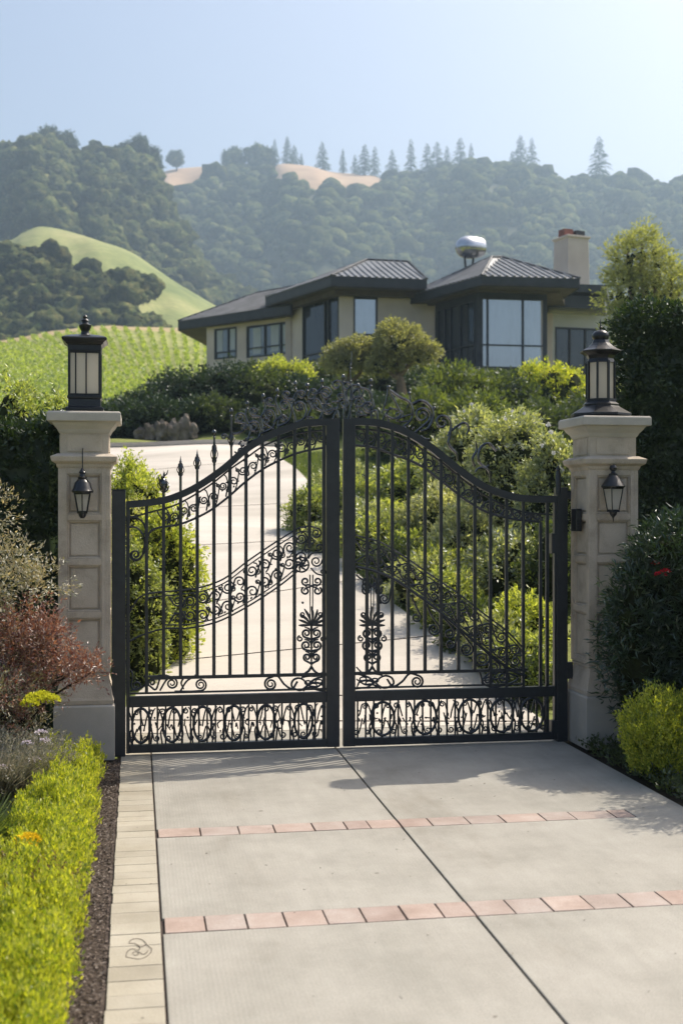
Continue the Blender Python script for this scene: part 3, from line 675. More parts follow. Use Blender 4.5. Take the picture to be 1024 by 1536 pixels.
def scrolls_between(par, name, up, lo, x0, x1, n, seed, r=.0055, rows=1, sub='scroll', leafy=True):
    """wrought scrolls filling the band between curves lo and up: each cell one mesh"""
    fu, fl = cubic(up), cubic(lo); rng = np.random.default_rng(seed); pm = None
    base = MB(); 
    xs = np.linspace(x0, x1, n+1)
    root = None
    for i in range(n):
        b = MB() ; xa, xb = xs[i], xs[i+1]; xm = (xa+xb)/2
        for rw in range(rows):
            def yy(x, f): return fu(x)+(fl(x)-fu(x))*((rw+f)/rows)
            h = (yy(xm, 1)-yy(xm, 0)); w_ = xb-xa; rad = min(h*.40, w_*.46)*rng.uniform(.85, 1.0)
            dr = 1 if (i+rw) % 2 else -1; cy = yy(xm, .5+dr*.06)
            sx = xa-w_*.25; sy = yy(max(sx, min(x0, x1)), .92 if dr > 0 else .08)
            stroke(b, sp_tail(xm+rng.uniform(-1, 1), cy, rad, rng.uniform(1.25, 1.7), [(sx, sy), ((sx+xa)/2, yy(xa, .75 if dr > 0 else .25))], dr), r)
            # small counter scroll in the opposite corner
            r2 = rad*.45; stroke(b, sp_tail(xb-r2*.4, yy(xb, .28 if dr > 0 else .74), r2, 1.2, [(xm+rad*.2, yy(xm, .5+(.48 if dr > 0 else -.48)*1)), (xm+rad*.8, yy((xm+xb)/2, .80 if dr > 0 else .2))], -dr), r*.8)
            if leafy:
                for k in range(2):
                    a = rng.uniform(0, 6.28); p = np.array([xm+rad*math.cos(a), cy+rad*math.sin(a)]); q = p+np.array([math.cos(a+.6), math.sin(a+.6)])*rad*.45
                    stroke(b, [p, (p+q)/2+rng.normal(size=2)*.6, q], r*1.0, taper=True)
        o = iron(b, sub, par)
def ringpts(cx, cy, rx, ry, n=28):
    a = np.linspace(0, 2*math.pi, n+1); return np.column_stack([cx+rx*np.cos(a), cy+ry*np.sin(a)])
def spear(b, px, py_base, py_tip, wpx=5):
    """twisted basket spearhead on a bar"""
    p = g3((px, py_base)); q = g3((px, py_tip)); x, y = p[0], p[1]; z0, z1 = p[2], q[2]; h = z1-z0; w_ = wpx*.0048
    b.lathe(x, y, [(.007, z0), (.011, z0+h*.06), (.007, z0+h*.12), (w_*.75, z0+h*.3), (w_, z0+h*.45), (w_*.8, z0+h*.58), (.007, z0+h*.7), (.011, z0+h*.74), (.006, z0+h*.8), (.001, z1)], 8)
    for k in range(4):
        a = k*math.pi/2; t = np.linspace(0, 1, 9); aa = a+t*math.pi; rr = (w_+.003)*np.sin(math.pi*t)**.7+.006
        b.tube(np.column_stack([x+rr*np.cos(aa), y+rr*np.sin(aa), z0+h*(.1+.6*t)]), .0035, 5, ref=(.3, 1, .2))

stroke0 = stroke
def leaf_bars(par, xs, top, bot, low=None):
    for x in xs:
        b = MB(); yt = top(x); A = g3((x, yt)); B = g3((x, bot(x))); w_ = .0122
        b.box((A[0]-w_, YG-w_, B[2]), (A[0]+w_, YG+w_, A[2]))
        iron(b, 'bar', par, bevel=.002)

# posts
b = MB(); A = g3((168, 1131)); 
e = empty('gate_post', (float(g3((179, 0))[0]), YG, 0), 'dark steel gate post at the left pillar', 'gate post', 'steel posts carrying the gate leaves')
x0, x1 = px_x(168, YG-.05), px_x(188.5, YG-.05); b.box((x0, YG-.05, 0), (x1, YG+.05, zz(736, 9.02))); b.build('post', M['iron'], e, bevel=.003)
b = MB(); b.box((x0-.004, YG-.054, zz(736, 9.02)+.001), (x1+.004, YG+.054, zz(736, 9.02)+.008)); b.build('cap_plate', M['iron'], e)
e = empty('gate_post', (float(g3((843, 0))[0]), YG, 0), 'dark steel gate post at the right pillar', 'gate post', 'steel posts carrying the gate leaves')
x0, x1 = px_x(835.5, YG-.03), px_x(851, YG-.03); b = MB(); b.box((x0, YG-.03, 0), (x1, YG+.06, zz(731, 9.4))); b.build('post', M['iron'], e, bevel=.003)
b = MB(); xx = px_x(833, YG); b.lathe(xx+.012, YG-.02, [(.02, zz(742, 9.4)), (.022, zz(712, 9.4)), (.014, zz(706, 9.4)), (.02, zz(704, 9.4)), (.001, zz(697, 9.4))], 10); b.build('cap', M['iron'], e, smooth=40)
b = MB(); b.box((x1-.002, YG-.02, zz(1020, 9.4)), (x1+.045, YG+.03, zz(995, 9.4))); b.build('hinge_bracket', M['iron'], e)
b = MB(); b.box((x1-.002, YG-.02, zz(748, 9.4)), (x1+.03, YG+.03, zz(736, 9.4))); b.build('hinge_bracket', M['iron'], e)
for zc in (1095, 800):
    pass
# ---------------- left leaf
GLf = empty('entrance_gate', (float(g3((188, 0))[0]), YG, 0), 'left leaf of the wrought iron gate, next to the square lantern pillar', 'gate', 'leaves of the driveway gate')
b = MB(); szbox(b, 489, 508.5, 628, .016, .028); iron(b, 'meeting_stile', GLf, .003)
b = MB(); szbox(b, 189.5, 195, 752, .016, .024); iron(b, 'hinge_stile', GLf, .002)
b = MB(); b.tube(gpts(L_top, -.001), .036, 4, ry=.040); iron(b, 'top_rail', GLf)
b = MB(); zbox(b, 195, 489, .352, .430, .024); iron(b, 'middle_rail', GLf, .003)
b = MB(); zbox(b, 195, 489, .018, .076, .026); iron(b, 'bottom_rail', GLf, .003)
b = MB(); zbox(b, 225, 489, .549, .573, .011); iron(b, 'cross_bar', GLf)
b = MB(); zbox(b, 195, 489, .444, .458, .008); iron(b, 'cross_bar', GLf)
ft = cubic(L_top)
Lx = [220, 245.5, 271, 296, 321, 345, 369, 393.5, 417.5, 441.5]
leaf_bars(GLf, Lx+[464, 485.5], lambda x: ft(x) if x > 200 else 760, lambda x: pyz(x, .45) if x < 230 else (pyz(x, .56) if x < 450 else (822 if x < 470 else pyz(x, .06))))
band = empty('scroll_band', (float(g3((340, 0))[0]), YG, 1.8)); band.parent = GLf; band.location = (float(g3((340, 0))[0]-GLf.location[0]), 0, 1.8)
def partempty(name, gate, px, z): 
    o = bpy.data.objects.new(name, None); COL.objects.link(o); o.parent = gate; o.empty_display_size = .1
    o.location = (float(g3((px, 0))[0])-gate.location[0], 0, z); return o
bpy.data.objects.remove(band)
band = partempty('scroll_band', GLf, 340, 1.8)
b = MB(); b.tube(gpts(L_up), .0075, 6); b.tube(gpts(L_lo), .0095, 6)
b.tube(gpts([(191,775),(203,776),(214,783),(219,795),(220.5,808)]), .008, 6); b.tube(gpts([(191,792),(202,791),(212,797),(218,812)]), .006, 6); iron(b, 'edge_bar', band)
scrolls_between(band, 'scroll', L_up, L_lo, 240, 489, 17, 1, r=.0052)
b = MB(); stroke(b, sp_tail(204, 832, 8, 1.6, [(192, 790), (206, 792), (216, 806), (217, 826)], 1), .006); stroke(b, sp_tail(203, 832, 10.5, 1.2, [(215, 800), (217, 815)], 1), .005); iron(b, 'corner_scroll', GLf)
# diagonal band
D_up = [(194,920),(204,902),(215,893),(232,889),(265,886),(301,881),(336,868),(371,842),(406,818),(441,796),(452,791),(460,792)]
D_u2 = [(p[0]+1.5, p[1]+6) for p in D_up]
D_lo = [(194,962),(215,952),(248,943),(283,942),(322,934),(353,920),(389,899),(424,875),(447,856)]
D_l2 = [(p[0]-1, p[1]-5.5) for p in D_lo[2:]]
band = partempty('scroll_band', GLf, 330, 1.2)
b = MB(); b.tube(gpts(D_up, -.004), .0068, 6); b.tube(gpts(D_u2[2:], -.004), .0055, 6); b.tube(gpts(D_lo, -.004), .007, 6); b.tube(gpts(D_l2, -.004), .0055, 6); iron(b, 'edge_bar', band)
scrolls_between(band, 'scroll', [(p[0], p[1]) for p in D_u2[3:]]+[(470, 793)], D_l2+[(470, 840)], 258, 462, 11, 2, r=.0058, rows=2)
b = MB(); stroke(b, ringpts(452, 847, 11, 11), .006, taper=False)
for k in range(7):
    a = k*.9; stroke(b, [(452, 847), (452+5*math.cos(a+.4), 847+5*math.sin(a+.4)), (452+9.5*math.cos(a), 847+9.5*math.sin(a))], .008, off=-.01)
iron(b, 'rosette', band)
# right of the rosette, scrolls up to the stile
b = MB()
for (cx, cy, r, t, tail, dr) in ((474,800,8,1.5,[(455,791),(464,789)],1),(479,822,7,1.4,[(462,838),(468,830)],-1),(474,842,8,1.5,[(486,815),(486,832)],1),(484,858,5,1.3,[(466,852),(474,860)],-1),(466,812,6,1.4,[(456,826),(458,818)],1)):
    stroke(b, sp_tail(cx, cy, r, t, tail, dr), .0055)
iron(b, 'end_scroll', band)
def ornament(par, cx, s):
    """upright candelabrum ornament beside the meeting stile; s mirrors it"""
    pe = partempty('upright_ornament', par, cx, .9)
    X = lambda dx: cx+s*dx
    def st(b, pts, r=.006, off=0): return stroke(b, catmull([(X(p[0]), p[1]) for p in pts], 6), r, off=off)
    b = MB()
    for dx in (-2.2, 2.2): st(b, [(dx, 862), (dx*.8, 935)], .0045)
    iron(b, 'stem', pe)
    b = MB()
    for sx in (-1, 1):
        for (cy, dy) in ((872, -1), (886, 1)):
            P = spiral(X(sx*9), cy, 6.2, 1.25, math.pi/2*(-dy)+(.6*sx*s), sx*s*dy, .25); stroke(b, P, .0065)
            st(b, [(0, 879), (sx*5, 879+dy*2), (sx*9, 879+dy*1)], .006)
    iron(b, 'butterfly_scroll', pe)
    b = MB()
    for (a, ln) in ((-90, 30), (-70, 27), (-112, 28), (-48, 24), (-133, 25), (-25, 21), (-155, 21), (0, 19), (180, 19)):
        r_ = math.radians(a); p = [(0, 938), (math.cos(r_)*ln*.5-math.sin(r_)*2, 938+math.sin(r_)*ln*.5), (math.cos(r_)*ln, 938+math.sin(r_)*ln*.95)]
        P = catmull([(X(q[0]), q[1]) for q in p], 6); W = np.array([g3(q, -.004) for q in P]); t = np.linspace(0, 1, len(W)); b.tube(W, .004+.008*np.sin(math.pi*np.clip(t, 0, .97)**1.4), 6, ry=.005)
    for sx in (-1, 1):
        P = spiral(X(sx*13), 922, 4.5, 1.1, 2.2 if sx*s > 0 else .9, -sx*s, .3); stroke(b, P, .005)
        P = spiral(X(sx*17), 958, 4.5, 1.2, -1.6, sx*s, .3); stroke(b, P, .0055)
    p = g3((X(-13), 904)); b.ball(p, .010)
    iron(b, 'palmette', pe)
    b = MB()
    for i, (cy, r) in enumerate(((950, 8), (968, 8.5), (986, 7))):
        for sx in (-1, 1):
            stroke(b, sp_tail(X(sx*(r-.5)), cy, r*.8, 1.35, [(X(0), cy+10), (X(sx*3), cy+8)], (-1 if sx*s > 0 else 1)), .0072)
            st(b, [(0, cy-2), (sx*4, cy-7), (sx*(r+2), cy-9)], .006)
    st(b, [(0, 938), (0, 1003)], .008)
    for sx in (-1, 1): st(b, [(0, 1000), (sx*4, 1006), (sx*10, 1010)], .008)
    iron(b, 'scroll_stem', pe)
ornament(GLf, 467, 1)
b = MB()
for (cx, cy, r, t, tail, dr) in ((258,1025,8.5,1.7,[(215,1015),(236,1014),(248,1013)],1),(301,1027,9,1.9,[(262,1037),(276,1037),(288,1037)],-1),(205,1028,8,1.5,[(197,1005),(199,1014)],-1),(228,1024,6,1.4,[(240,1018),(234,1034)],1)):
    stroke(b, sp_tail(cx, cy, r, t, tail, dr), .0062)
for p in ([(240,1036),(250,1020),(262,1014)], [(270,1038),(280,1022),(292,1014),(298,1008)], [(196,1036),(214,1030),(226,1018)], [(278,1014),(272,1024),(276,1034)]): stroke(b, catmull(p, 6), .006)
iron(b, 'lower_scroll', GLf)
X0_ = lambda xs: xs(440)
def lower_inner(par, xs):
    b = MB(); s = xs; dy_ = pyz(X0_(xs), .5)-pyz(440, .5)
    def stroke(b, P, *a, **k): return stroke0(b, [(p[0], p[1]+dy_) for p in P], *a, **k)
    X = lambda x: s(x)
    dr = 1 if X(1)-X(0) > 0 else -1
    stroke(b, sp_tail(X(406), 1026, 9.5, 1.9, [(X(446), 1022), (X(438), 1033), (X(426), 1026), (X(416), 1014)], -dr), .007)
    for p in ([(486,1014),(470,1020),(452,1035),(438,1030),(440,1020),(452,1018),(470,1033),(488,1037)], [(452,1016),(462,1014),(478,1013),(487,1004)], [(460,1028),(470,1024),(482,1026),(486,1034)], [(454,1036),(466,1030),(476,1030),(487,1022)]): stroke(b, catmull([(X(q[0]), q[1]) for q in p], 6), .007)
    for c in ((470, 1028), (478, 1022), (462, 1024)): stroke(b, ringpts(X(c[0]), c[1], 5, 3, 14), .005, taper=False)
    iron(b, 'lower_scroll', par)
lower_inner(GLf, lambda x: x)
def bottom_panel(par, px0, px1, yt_, yb_, rings, rw, seed):
    yt = (pyz(px0, .352)+pyz(px1, .352))/2; yb = (pyz(px0, .076)+pyz(px1, .076))/2; pm_ = (px0+px1)/2
    def stroke(b, P, r=.006, ry=None, off=0, n=6, taper=True): return stroke0(b, [(p[0], p[1]+pyz(p[0], .2)-pyz(pm_, .2)) for p in P], r, ry, off, n, taper)
    pe = partempty('bottom_panel', par, (px0+px1)/2, .15); rng = np.random.default_rng(seed); ym = (yt+yb)/2; hh = (yb-yt)/2
    n = int((px1-px0)/12.3)
    b = MB()
    for i in range(n+1):
        x = px0+4+(px1-px0-8)*i/n
        A = g3((x, 0)); w_ = .0065; b.box((A[0]-w_, YG-w_, .07), (A[0]+w_, YG+w_, .36))
    iron(b, 'picket_row', pe)
    for r in rings:
        b = MB(); stroke(b, ringpts(r, ym, rw, hh*.92), .0085, off=-.012, taper=False)
        for s in (-1, 1): stroke(b, catmull([(r+s*(rw+1), yb), (r+s*(rw+3), ym+hh*.4), (r+s*(rw-1), ym), (r+s*(rw+4), yt+hh*.3), (r+s*(rw+8), yt+2)], 6), .0058, off=-.01)
        iron(b, 'oval_ring', pe)
    b = MB()
    xs = list(np.arange(px0+4, px1-2, 8.6))
    for i, x in enumerate(xs):
        up = i % 2; cy = yt+hh*.30 if up else yb-hh*.30; d_ = 1 if rng.random() < .5 else -1
        stroke(b, sp_tail(x+d_*2, cy, rng.uniform(3.6, 5), 1.3, [(x-d_*7, ym+rng.uniform(-5, 5)), (x-d_*5, (cy+ym)/2)], d_*(1 if up else -1)), .005, off=-.012)
        stroke(b, catmull([(x, ym+rng.uniform(-8, 8)), (x+rng.uniform(-3, 3), ym), (x+rng.uniform(-6, 6), ym+rng.uniform(-10, 10))], 5), .0048, off=-.01)
        if rng.random() < .6: b.ball(g3((x+rng.uniform(-4, 4), ym+rng.uniform(-12, 12)), -.012), .008)
    iron(b, 'tendril', pe)
bottom_panel(GLf, 195, 489, 1060, 1112, [212, 258, 304, 351, 399, 455], 13.5, 4)

# ---------------- right leaf
GRt = empty('entrance_gate', (float(g3((834, 0))[0]), YG, 0), 'right leaf of the wrought iron gate, next to the eight-sided lantern pillar', 'gate', 'leaves of the driveway gate')
b = MB(); szbox(b, 514, 532, 628, .016, .028); iron(b, 'meeting_stile', GRt, .003)
b = MB(); szbox(b, 829.5, 835, 745, .016, .024); iron(b, 'hinge_stile', GRt, .002)
b = MB(); b.tube(gpts(R_top, -.001), .038, 4, ry=.040); iron(b, 'top_rail', GRt)
b = MB(); zbox(b, 532, 829.5, .352, .430, .024); iron(b, 'middle_rail', GRt, .003)
b = MB(); zbox(b, 532, 829.5, .018, .076, .026); iron(b, 'bottom_rail', GRt, .003)
b = MB(); zbox(b, 532, 790, .549, .573, .011); iron(b, 'cross_bar', GRt)
b = MB(); zbox(b, 532, 785, .444, .458, .008); iron(b, 'cross_bar', GRt)
fr = cubic(R_top)
leaf_bars(GRt, [550, 567, 588, 612, 637, 661, 687, 711.5, 735, 759, 784], lambda x: fr(x), lambda x: pyz(x, .56) if x < 720 else pyz(x, .42))
leaf_bars(GRt, [820], lambda x: fr(x), lambda x: pyz(x, .06))
leaf_bars(GRt, [810], lambda x: 783, lambda x: pyz(x, .42))
band = partempty('scroll_band', GRt, 680, 1.8)
b = MB(); b.tube(gpts(R_up), .008, 6); b.tube(gpts(R_lo), .0105, 6); iron(b, 'edge_bar', band)
scrolls_between(band, 'scroll', R_up, R_lo, 534, 812, 19, 7, r=.0052)
E_up = [(534,803),(552,808),(574,815),(608,836),(648,864),(685,889),(723,919),(760,947),(784,972)]
E_lo = [(534,850),(560,856),(590,868),(614,884),(650,910),(690,944),(730,978),(765,1004),(788,1014)]
band = partempty('scroll_band', GRt, 660, 1.1)
b = MB(); b.tube(gpts(E_up, -.004), .0072, 6); b.tube(gpts([(p[0]-1, p[1]+5) for p in E_up], -.004), .0052, 6); b.tube(gpts(E_lo, -.004), .012, 6); b.tube(gpts([(p[0], p[1]-6) for p in E_lo], -.004), .0055, 6); iron(b, 'edge_bar', band)
scrolls_between(band, 'scroll', [(p[0], p[1]+6) for p in E_up], [(p[0], p[1]-6) for p in E_lo], 538, 782, 12, 9, r=.0055, rows=2)
for (cx, cy, r, t, tail, dr) in ((548,879,7,1.6,[(534,862),(541,868)],1),(563,878,6,1.5,[(556,862)],1),(576,898,7.5,1.7,[(590,872),(586,884)],1),(624,926,7,1.5,[(616,892),(622,906)],1),(650,944,9.5,1.8,[(640,906),(646,922)],1),(674,950,8,1.6,[(660,922),(672,934)],1),(675,966,6.5,1.5,[(686,950)],1),(699,974,10,1.9,[(684,944),(694,952)],1),(722,988,12,2.0,[(706,960),(718,968)],1),(740,1002,10,1.7,[(728,978)],1),(754,1016,9,1.6,[(744,992),(754,998)],1),(731,1021,8,1.5,[(718,1004)],-1)):
    b = MB(); stroke(b, sp_tail(cx, cy, r, t, tail, dr), .0062); iron(b, 'hanging_scroll', band)
ornament(GRt, 558, -1)
lower_inner(GRt, lambda x: 532+(489-x)*1.12)
b = MB(); stroke(b, catmull([(722,1020),(734,1010),(752,1008),(768,1012),(776,1018),(762,1026),(740,1030),(724,1026),(722,1020)], 8), .006, taper=False)
for p in ([(724,1021),(745,1018),(770,1016)], [(738,1019),(744,1011)], [(752,1018),(758,1010)], [(742,1019),(748,1028)], [(756,1018),(762,1025)]): stroke(b, catmull(p, 5), .0045)
iron(b, 'leaf_scroll', GRt)
bottom_panel(GRt, 532, 820, 1050, 1101, [574, 637, 704, 752, 797], 17, 6)
for (z0_, z1_) in ((800, 830), (1080, 1100)): b = MB(); ibox(b, 825, z0_, 836, z1_, .034); iron(b, 'hinge', GRt)

# ---------------- crest above the top rails
def crest_iron(b, name, par): return b.build(name, M['crest'], par, smooth=50)
cr = partempty('crest', GLf, 400, 2.2)
for x, yt in ((271, 684), (296, 674)):
    b = MB(); A = g3((x, ft(x))); B = g3((x, yt+32)); b.box((A[0]-.0095, YG-.0095, A[2]), (A[0]+.0095, YG+.0095, B[2])); spear(b, x, yt+34, yt, 3.6); crest_iron(b, 'spearhead', cr)
b = MB(); A = g3((245.5, ft(245.5))); B = g3((245.5, 740)); b.box((A[0]-.0095, YG-.0095, A[2]), (A[0]+.0095, YG+.0095, B[2])); spear(b, 245.5, 742, 706, 7)
for k in range(9):
    a = k*.7; p = g3((245.5, 739-3*k)); b.tube([p+np.array([0, 0, 0]), p+np.array([math.cos(a)*.03, math.sin(a)*.03, .02]), p+np.array([math.cos(a)*.042, math.sin(a)*.042, .05])], [.006, .006, .002], 5, ref=(.2, 1, .1))
crest_iron(b, 'leafy_finial', cr)
def rodball(par, px, yt, f, bend, ball=.0155, twist=True):
    b = MB(); y0 = f(px) if callable(f) else f; h = y0-yt
    P = catmull([(px, y0), (px+bend*.2, y0-h*.2), (px+bend, y0-h*.42), (px-bend*.5, y0-h*.68), (px, yt+8), (px, yt+5)], 6)
    W = np.array([g3(p) for p in P]); b.tube(W, .0092, 6)
    c = g3((px, yt+3)); b.lathe(c[0], c[1], [(.006, c[2]-.045), (.012, c[2]-.035), (.006, c[2]-.025), (ball*.8, c[2]-.012), (ball, c[2]), (ball*.8, c[2]+.014), (.004, c[2]+.024)], 8)
    crest_iron(b, 'ball_rod', par)
for (px, yt, bd) in ((321.5, 646, 0), (347, 614, 0), (371, 603, 5), (395, 592, -5), (416, 584, 5), (443, 573, -5), (461, 576, 6), (483, 570, 5)):
    rodball(cr, px, yt, ft, bd, .018 if px in (461, 321.5) else .0145)
b = MB(); spear(b, 321.5, 700, 652, 3.4); spear(b, 347, 672, 640, 3.2); crest_iron(b, 'spearhead', cr)
def crest_scrolls(par, items, r=.0078):
    for it in items:
        b = MB(); cx, cy, rr, t, tail, dr = it; stroke(b, sp_tail(cx, cy, rr, t, tail, dr), r)
        # a little off the plane so that crossing scrolls overlap as forged bars do
        crest_iron(b, 'scroll', par)
crest_scrolls(cr, [(360,627,8,1.5,[(349,651),(362,648),(369,638)],-1),(336,655,4,1.3,[(347,660),(342,656)],-1),(380,640,9,1.6,[(371,664),(386,658),(391,648)],-1),
    (381,618,7,1.5,[(394,640),(390,626)],1),(403,622,8,1.6,[(392,650),(408,642),(413,630)],-1),(404,602,6,1.5,[(416,622),(413,610)],1),(427,608,8,1.6,[(416,640),(432,632),(437,618)],-1),
    (430,592,6,1.4,[(443,612),(440,600)],1),(449,610,8,1.6,[(443,634),(455,628),(459,618)],-1),(452,592,6,1.4,[(438,604),(444,590)],1),(471,606,9,1.7,[(462,632),(478,630),(483,616)],-1),
    (488,590,10,1.6,[(470,612),(474,592)],1),(492,612,9,1.6,[(508,626),(504,612)],1),(484,600,17,1.1,[(500,628),(503,614)],1),(400,632,5,1.3,[(410,644)],1),(366,640,5,1.3,[(352,632)],1),(425,628,5,1.4,[(410,634)],1),(470,588,5,1.4,[(462,600)],1)])
rng = np.random.default_rng(11)
for k in range(26):
    b = MB(); x = rng.uniform(352, 505); y = ft(x)-rng.uniform(5, 45)*min(1, (x-330)/80); p = np.array([x, y]); q = p+rng.normal(size=2)*6; stroke(b, catmull([p, (p+q)/2+rng.normal(size=2)*2.5, q], 5), .0062, off=rng.uniform(-.02, .02)); b.ball(g3(q), rng.uniform(.007, .012)); crest_iron(b, 'sprig', cr)
# centre finial stands on the right leaf
cc = partempty('crest', GRt, 620, 2.2)
b = MB(); W = np.array([g3(p, 0) for p in catmull([(526,630),(525,600),(526,575),(525,556),(527,540),(527,527)], 6)]); b.tube(W, np.linspace(.008, .0035, len(W)), 6)
for (y, r) in ((600, .014), (572, .012), (553, .010), (547, .008)): b.ball(g3((526, y)), r)
crest_iron(b, 'centre_spike', cc)
crest_scrolls(cc, [(538,604,10,1.6,[(522,628),(526,612)],1),(553,610,9,1.7,[(566,630),(564,616)],1),(534,590,15,1.1,[(515,622),(519,604)],1),(520,580,7,1.3,[(526,606),(528,592)],-1),(505,578,8,1.3,[(517,600),(515,588)],-1),
    (545,598,20,1.0,[(524,626),(526,606)],1),(540,622,6,1.4,[(556,632)],1),(511,596,6,1.5,[(518,616)],-1),(516,606,8,1.4,[(504,622)],1)])
rodball(cc, 556, 569, fr, 4); rodball(cc, 515, 563, 628, 3); rodball(cc, 537, 576, 628, -3)
b = MB(); stroke(b, catmull([(577,622),(590,628),(600,622),(594,606),(586,592),(582,583),(578,604),(572,620)], 8), .0078); b.ball(g3((583, 581)), .016); crest_iron(b, 'scroll', cc)
b = MB(); stroke(b, catmull([(584,585),(600,596),(612,602),(618,615),(616,630),(604,640)], 8), .0095); crest_iron(b, 'scroll', cc)
b = MB(); stroke(b, sp_tail(633, 623, 13, 1.6, [(606,640),(616,652)], -1), .008); crest_iron(b, 'scroll', cc)
b = MB(); stroke(b, catmull([(618,606),(632,601),(645,610),(649,626),(642,642),(630,647)], 8), .011); crest_iron(b, 'scroll', cc)
b = MB(); stroke(b, sp_tail(663, 634, 12, 1.25, [(671,655),(676,644)], -1), .0085); b.ball(g3((651, 612)), .014); crest_iron(b, 'scroll', cc)
b = MB(); stroke(b, catmull([(676,640),(674,655),(672,665),(678,674),(684,680),(686,692)], 8), .0092); crest_iron(b, 'scroll', cc)
b = MB(); stroke(b, catmull([(672,650),(684,640),(696,634),(703,642),(699,652)], 8), .0078); crest_iron(b, 'scroll', cc)
b = MB(); stroke(b, catmull([(712,700),(708,688),(714,676),(713,662)], 8), .0078); stroke(b, catmull([(744,676),(732,665),(720,672),(717,690),(726,700),(733,698)], 8), .0092); crest_iron(b, 'scroll', cc)
b = MB(); stroke(b, catmull([(735,724),(734,710),(728,702),(718,702),(712,708)], 8), .0078); crest_iron(b, 'scroll', cc)
b = MB(); stroke(b, sp_tail(598, 622, 7, 1.4, [(572,632),(584,614)], 1), .0055); b.ball(g3((614, 590)), .014); stroke(b, catmull([(614,592),(615,602),(610,612)], 6), .006); crest_iron(b, 'scroll', cc)
for k in range(16):
    b = MB(); x = rng.uniform(530, 640); y = fr(x)-rng.uniform(4, 40)*max(.3, 1-(x-530)/160); p = np.array([x, y]); q = p+rng.normal(size=2)*6; stroke(b, catmull([p, (p+q)/2+rng.normal(size=2)*2.5, q], 5), .0062, off=rng.uniform(-.02, .02)); b.ball(g3(q), rng.uniform(.006, .010)); crest_iron(b, 'sprig', cc)
# ------------------------------------------------------------------ the house on the hill
M['stucco'] = surf('beige_stucco', [(.56, .47, .40), (.64, .55, .475), (.70, .61, .535)], .5, .9, .3, 12, spec=.15)
M['trim'] = surf('dark_trim', [(.03, .035, .038), (.05, .055, .06)], 2, .5, 0, spec=.4)
M['soffit'] = surf('brown_soffit', [(.10, .085, .07), (.14, .12, .10)], 2, .8, 0, spec=.2)
M['brick'] = surf('brick_red', [(.22, .09, .07), (.32, .15, .12)], 6, .85, .3, 30, spec=.2)
def roofm():
    m, nt, out = newmat('ribbed_metal_roof'); p = N(nt, 'ShaderNodeBsdfPrincipled', Roughness=.42, Metallic=.35); v = geo_pos(nt)
    c, _ = noise_col(nt, [(.11, .118, .125), (.20, .21, .22)], 1.2, v, detail=8); nt.links.new(c, p.inputs['Base Color']); nt.links.new(p.outputs[0], out.inputs[0]); return m
M['roof'] = roofm()
def winglass(name, tint, refl, rough=.03):
    m, nt, out = newmat(name); d = N(nt, 'ShaderNodeBsdfDiffuse'); v = geo_pos(nt, (1, 1, .25)); c, _ = noise_col(nt, [tuple(k*.55 for k in tint), tint, tuple(k*1.3 for k in tint)], 1.1, v); nt.links.new(c, d.inputs[0])
    gl = N(nt, 'ShaderNodeBsdfGlossy', Roughness=rough); gl.inputs[0].default_value = (.85, .92, 1, 1); mx = N(nt, 'ShaderNodeMixShader'); mx.inputs[0].default_value = refl
    t = N(nt, 'ShaderNodeTexNoise', Scale=.9, Detail=2); nt.links.new(geo_pos(nt), t.inputs['Vector']); b = N(nt, 'ShaderNodeBump', Strength=.05, Distance=.05); nt.links.new(t.outputs['Fac'], b.inputs['Height']); nt.links.new(b.outputs[0], gl.inputs['Normal'])
    nt.links.new(d.outputs[0], mx.inputs[1]); nt.links.new(gl.outputs[0], mx.inputs[2]); nt.links.new(mx.outputs[0], out.inputs[0]); return m
M['glass_sky'] = winglass('window_glass_pale', (.30, .34, .36), .45)  # reflected sky is partly put into the pale diffuse tint
M['glass_dark'] = winglass('window_glass_dark', (.035, .042, .045), .10)  # dark tint stands in for dark surroundings mirrored in the panes
M['glass_mid'] = winglass('window_glass_curtained', (.12, .14, .135), .16)
house = empty('house', foot(600, 52), 'long beige house with dark ribbed hip roofs on the hillside', 'house')
ZF = 5.6                                          # walls start a little under the terrain
def s_on(A, B, px):
    """fraction along plan segment A-B seen in photo column px"""
    a = (px-CX)/F; dx, dy = SY+a*CY, CY-a*SY; ax, ay = A; ex, ey = B[0]-A[0], B[1]-A[1]
    return (ay*dx-ax*dy)/(ex*dy-ey*dx)
def depth_of(P): return SY*P[0]+CY*P[1]
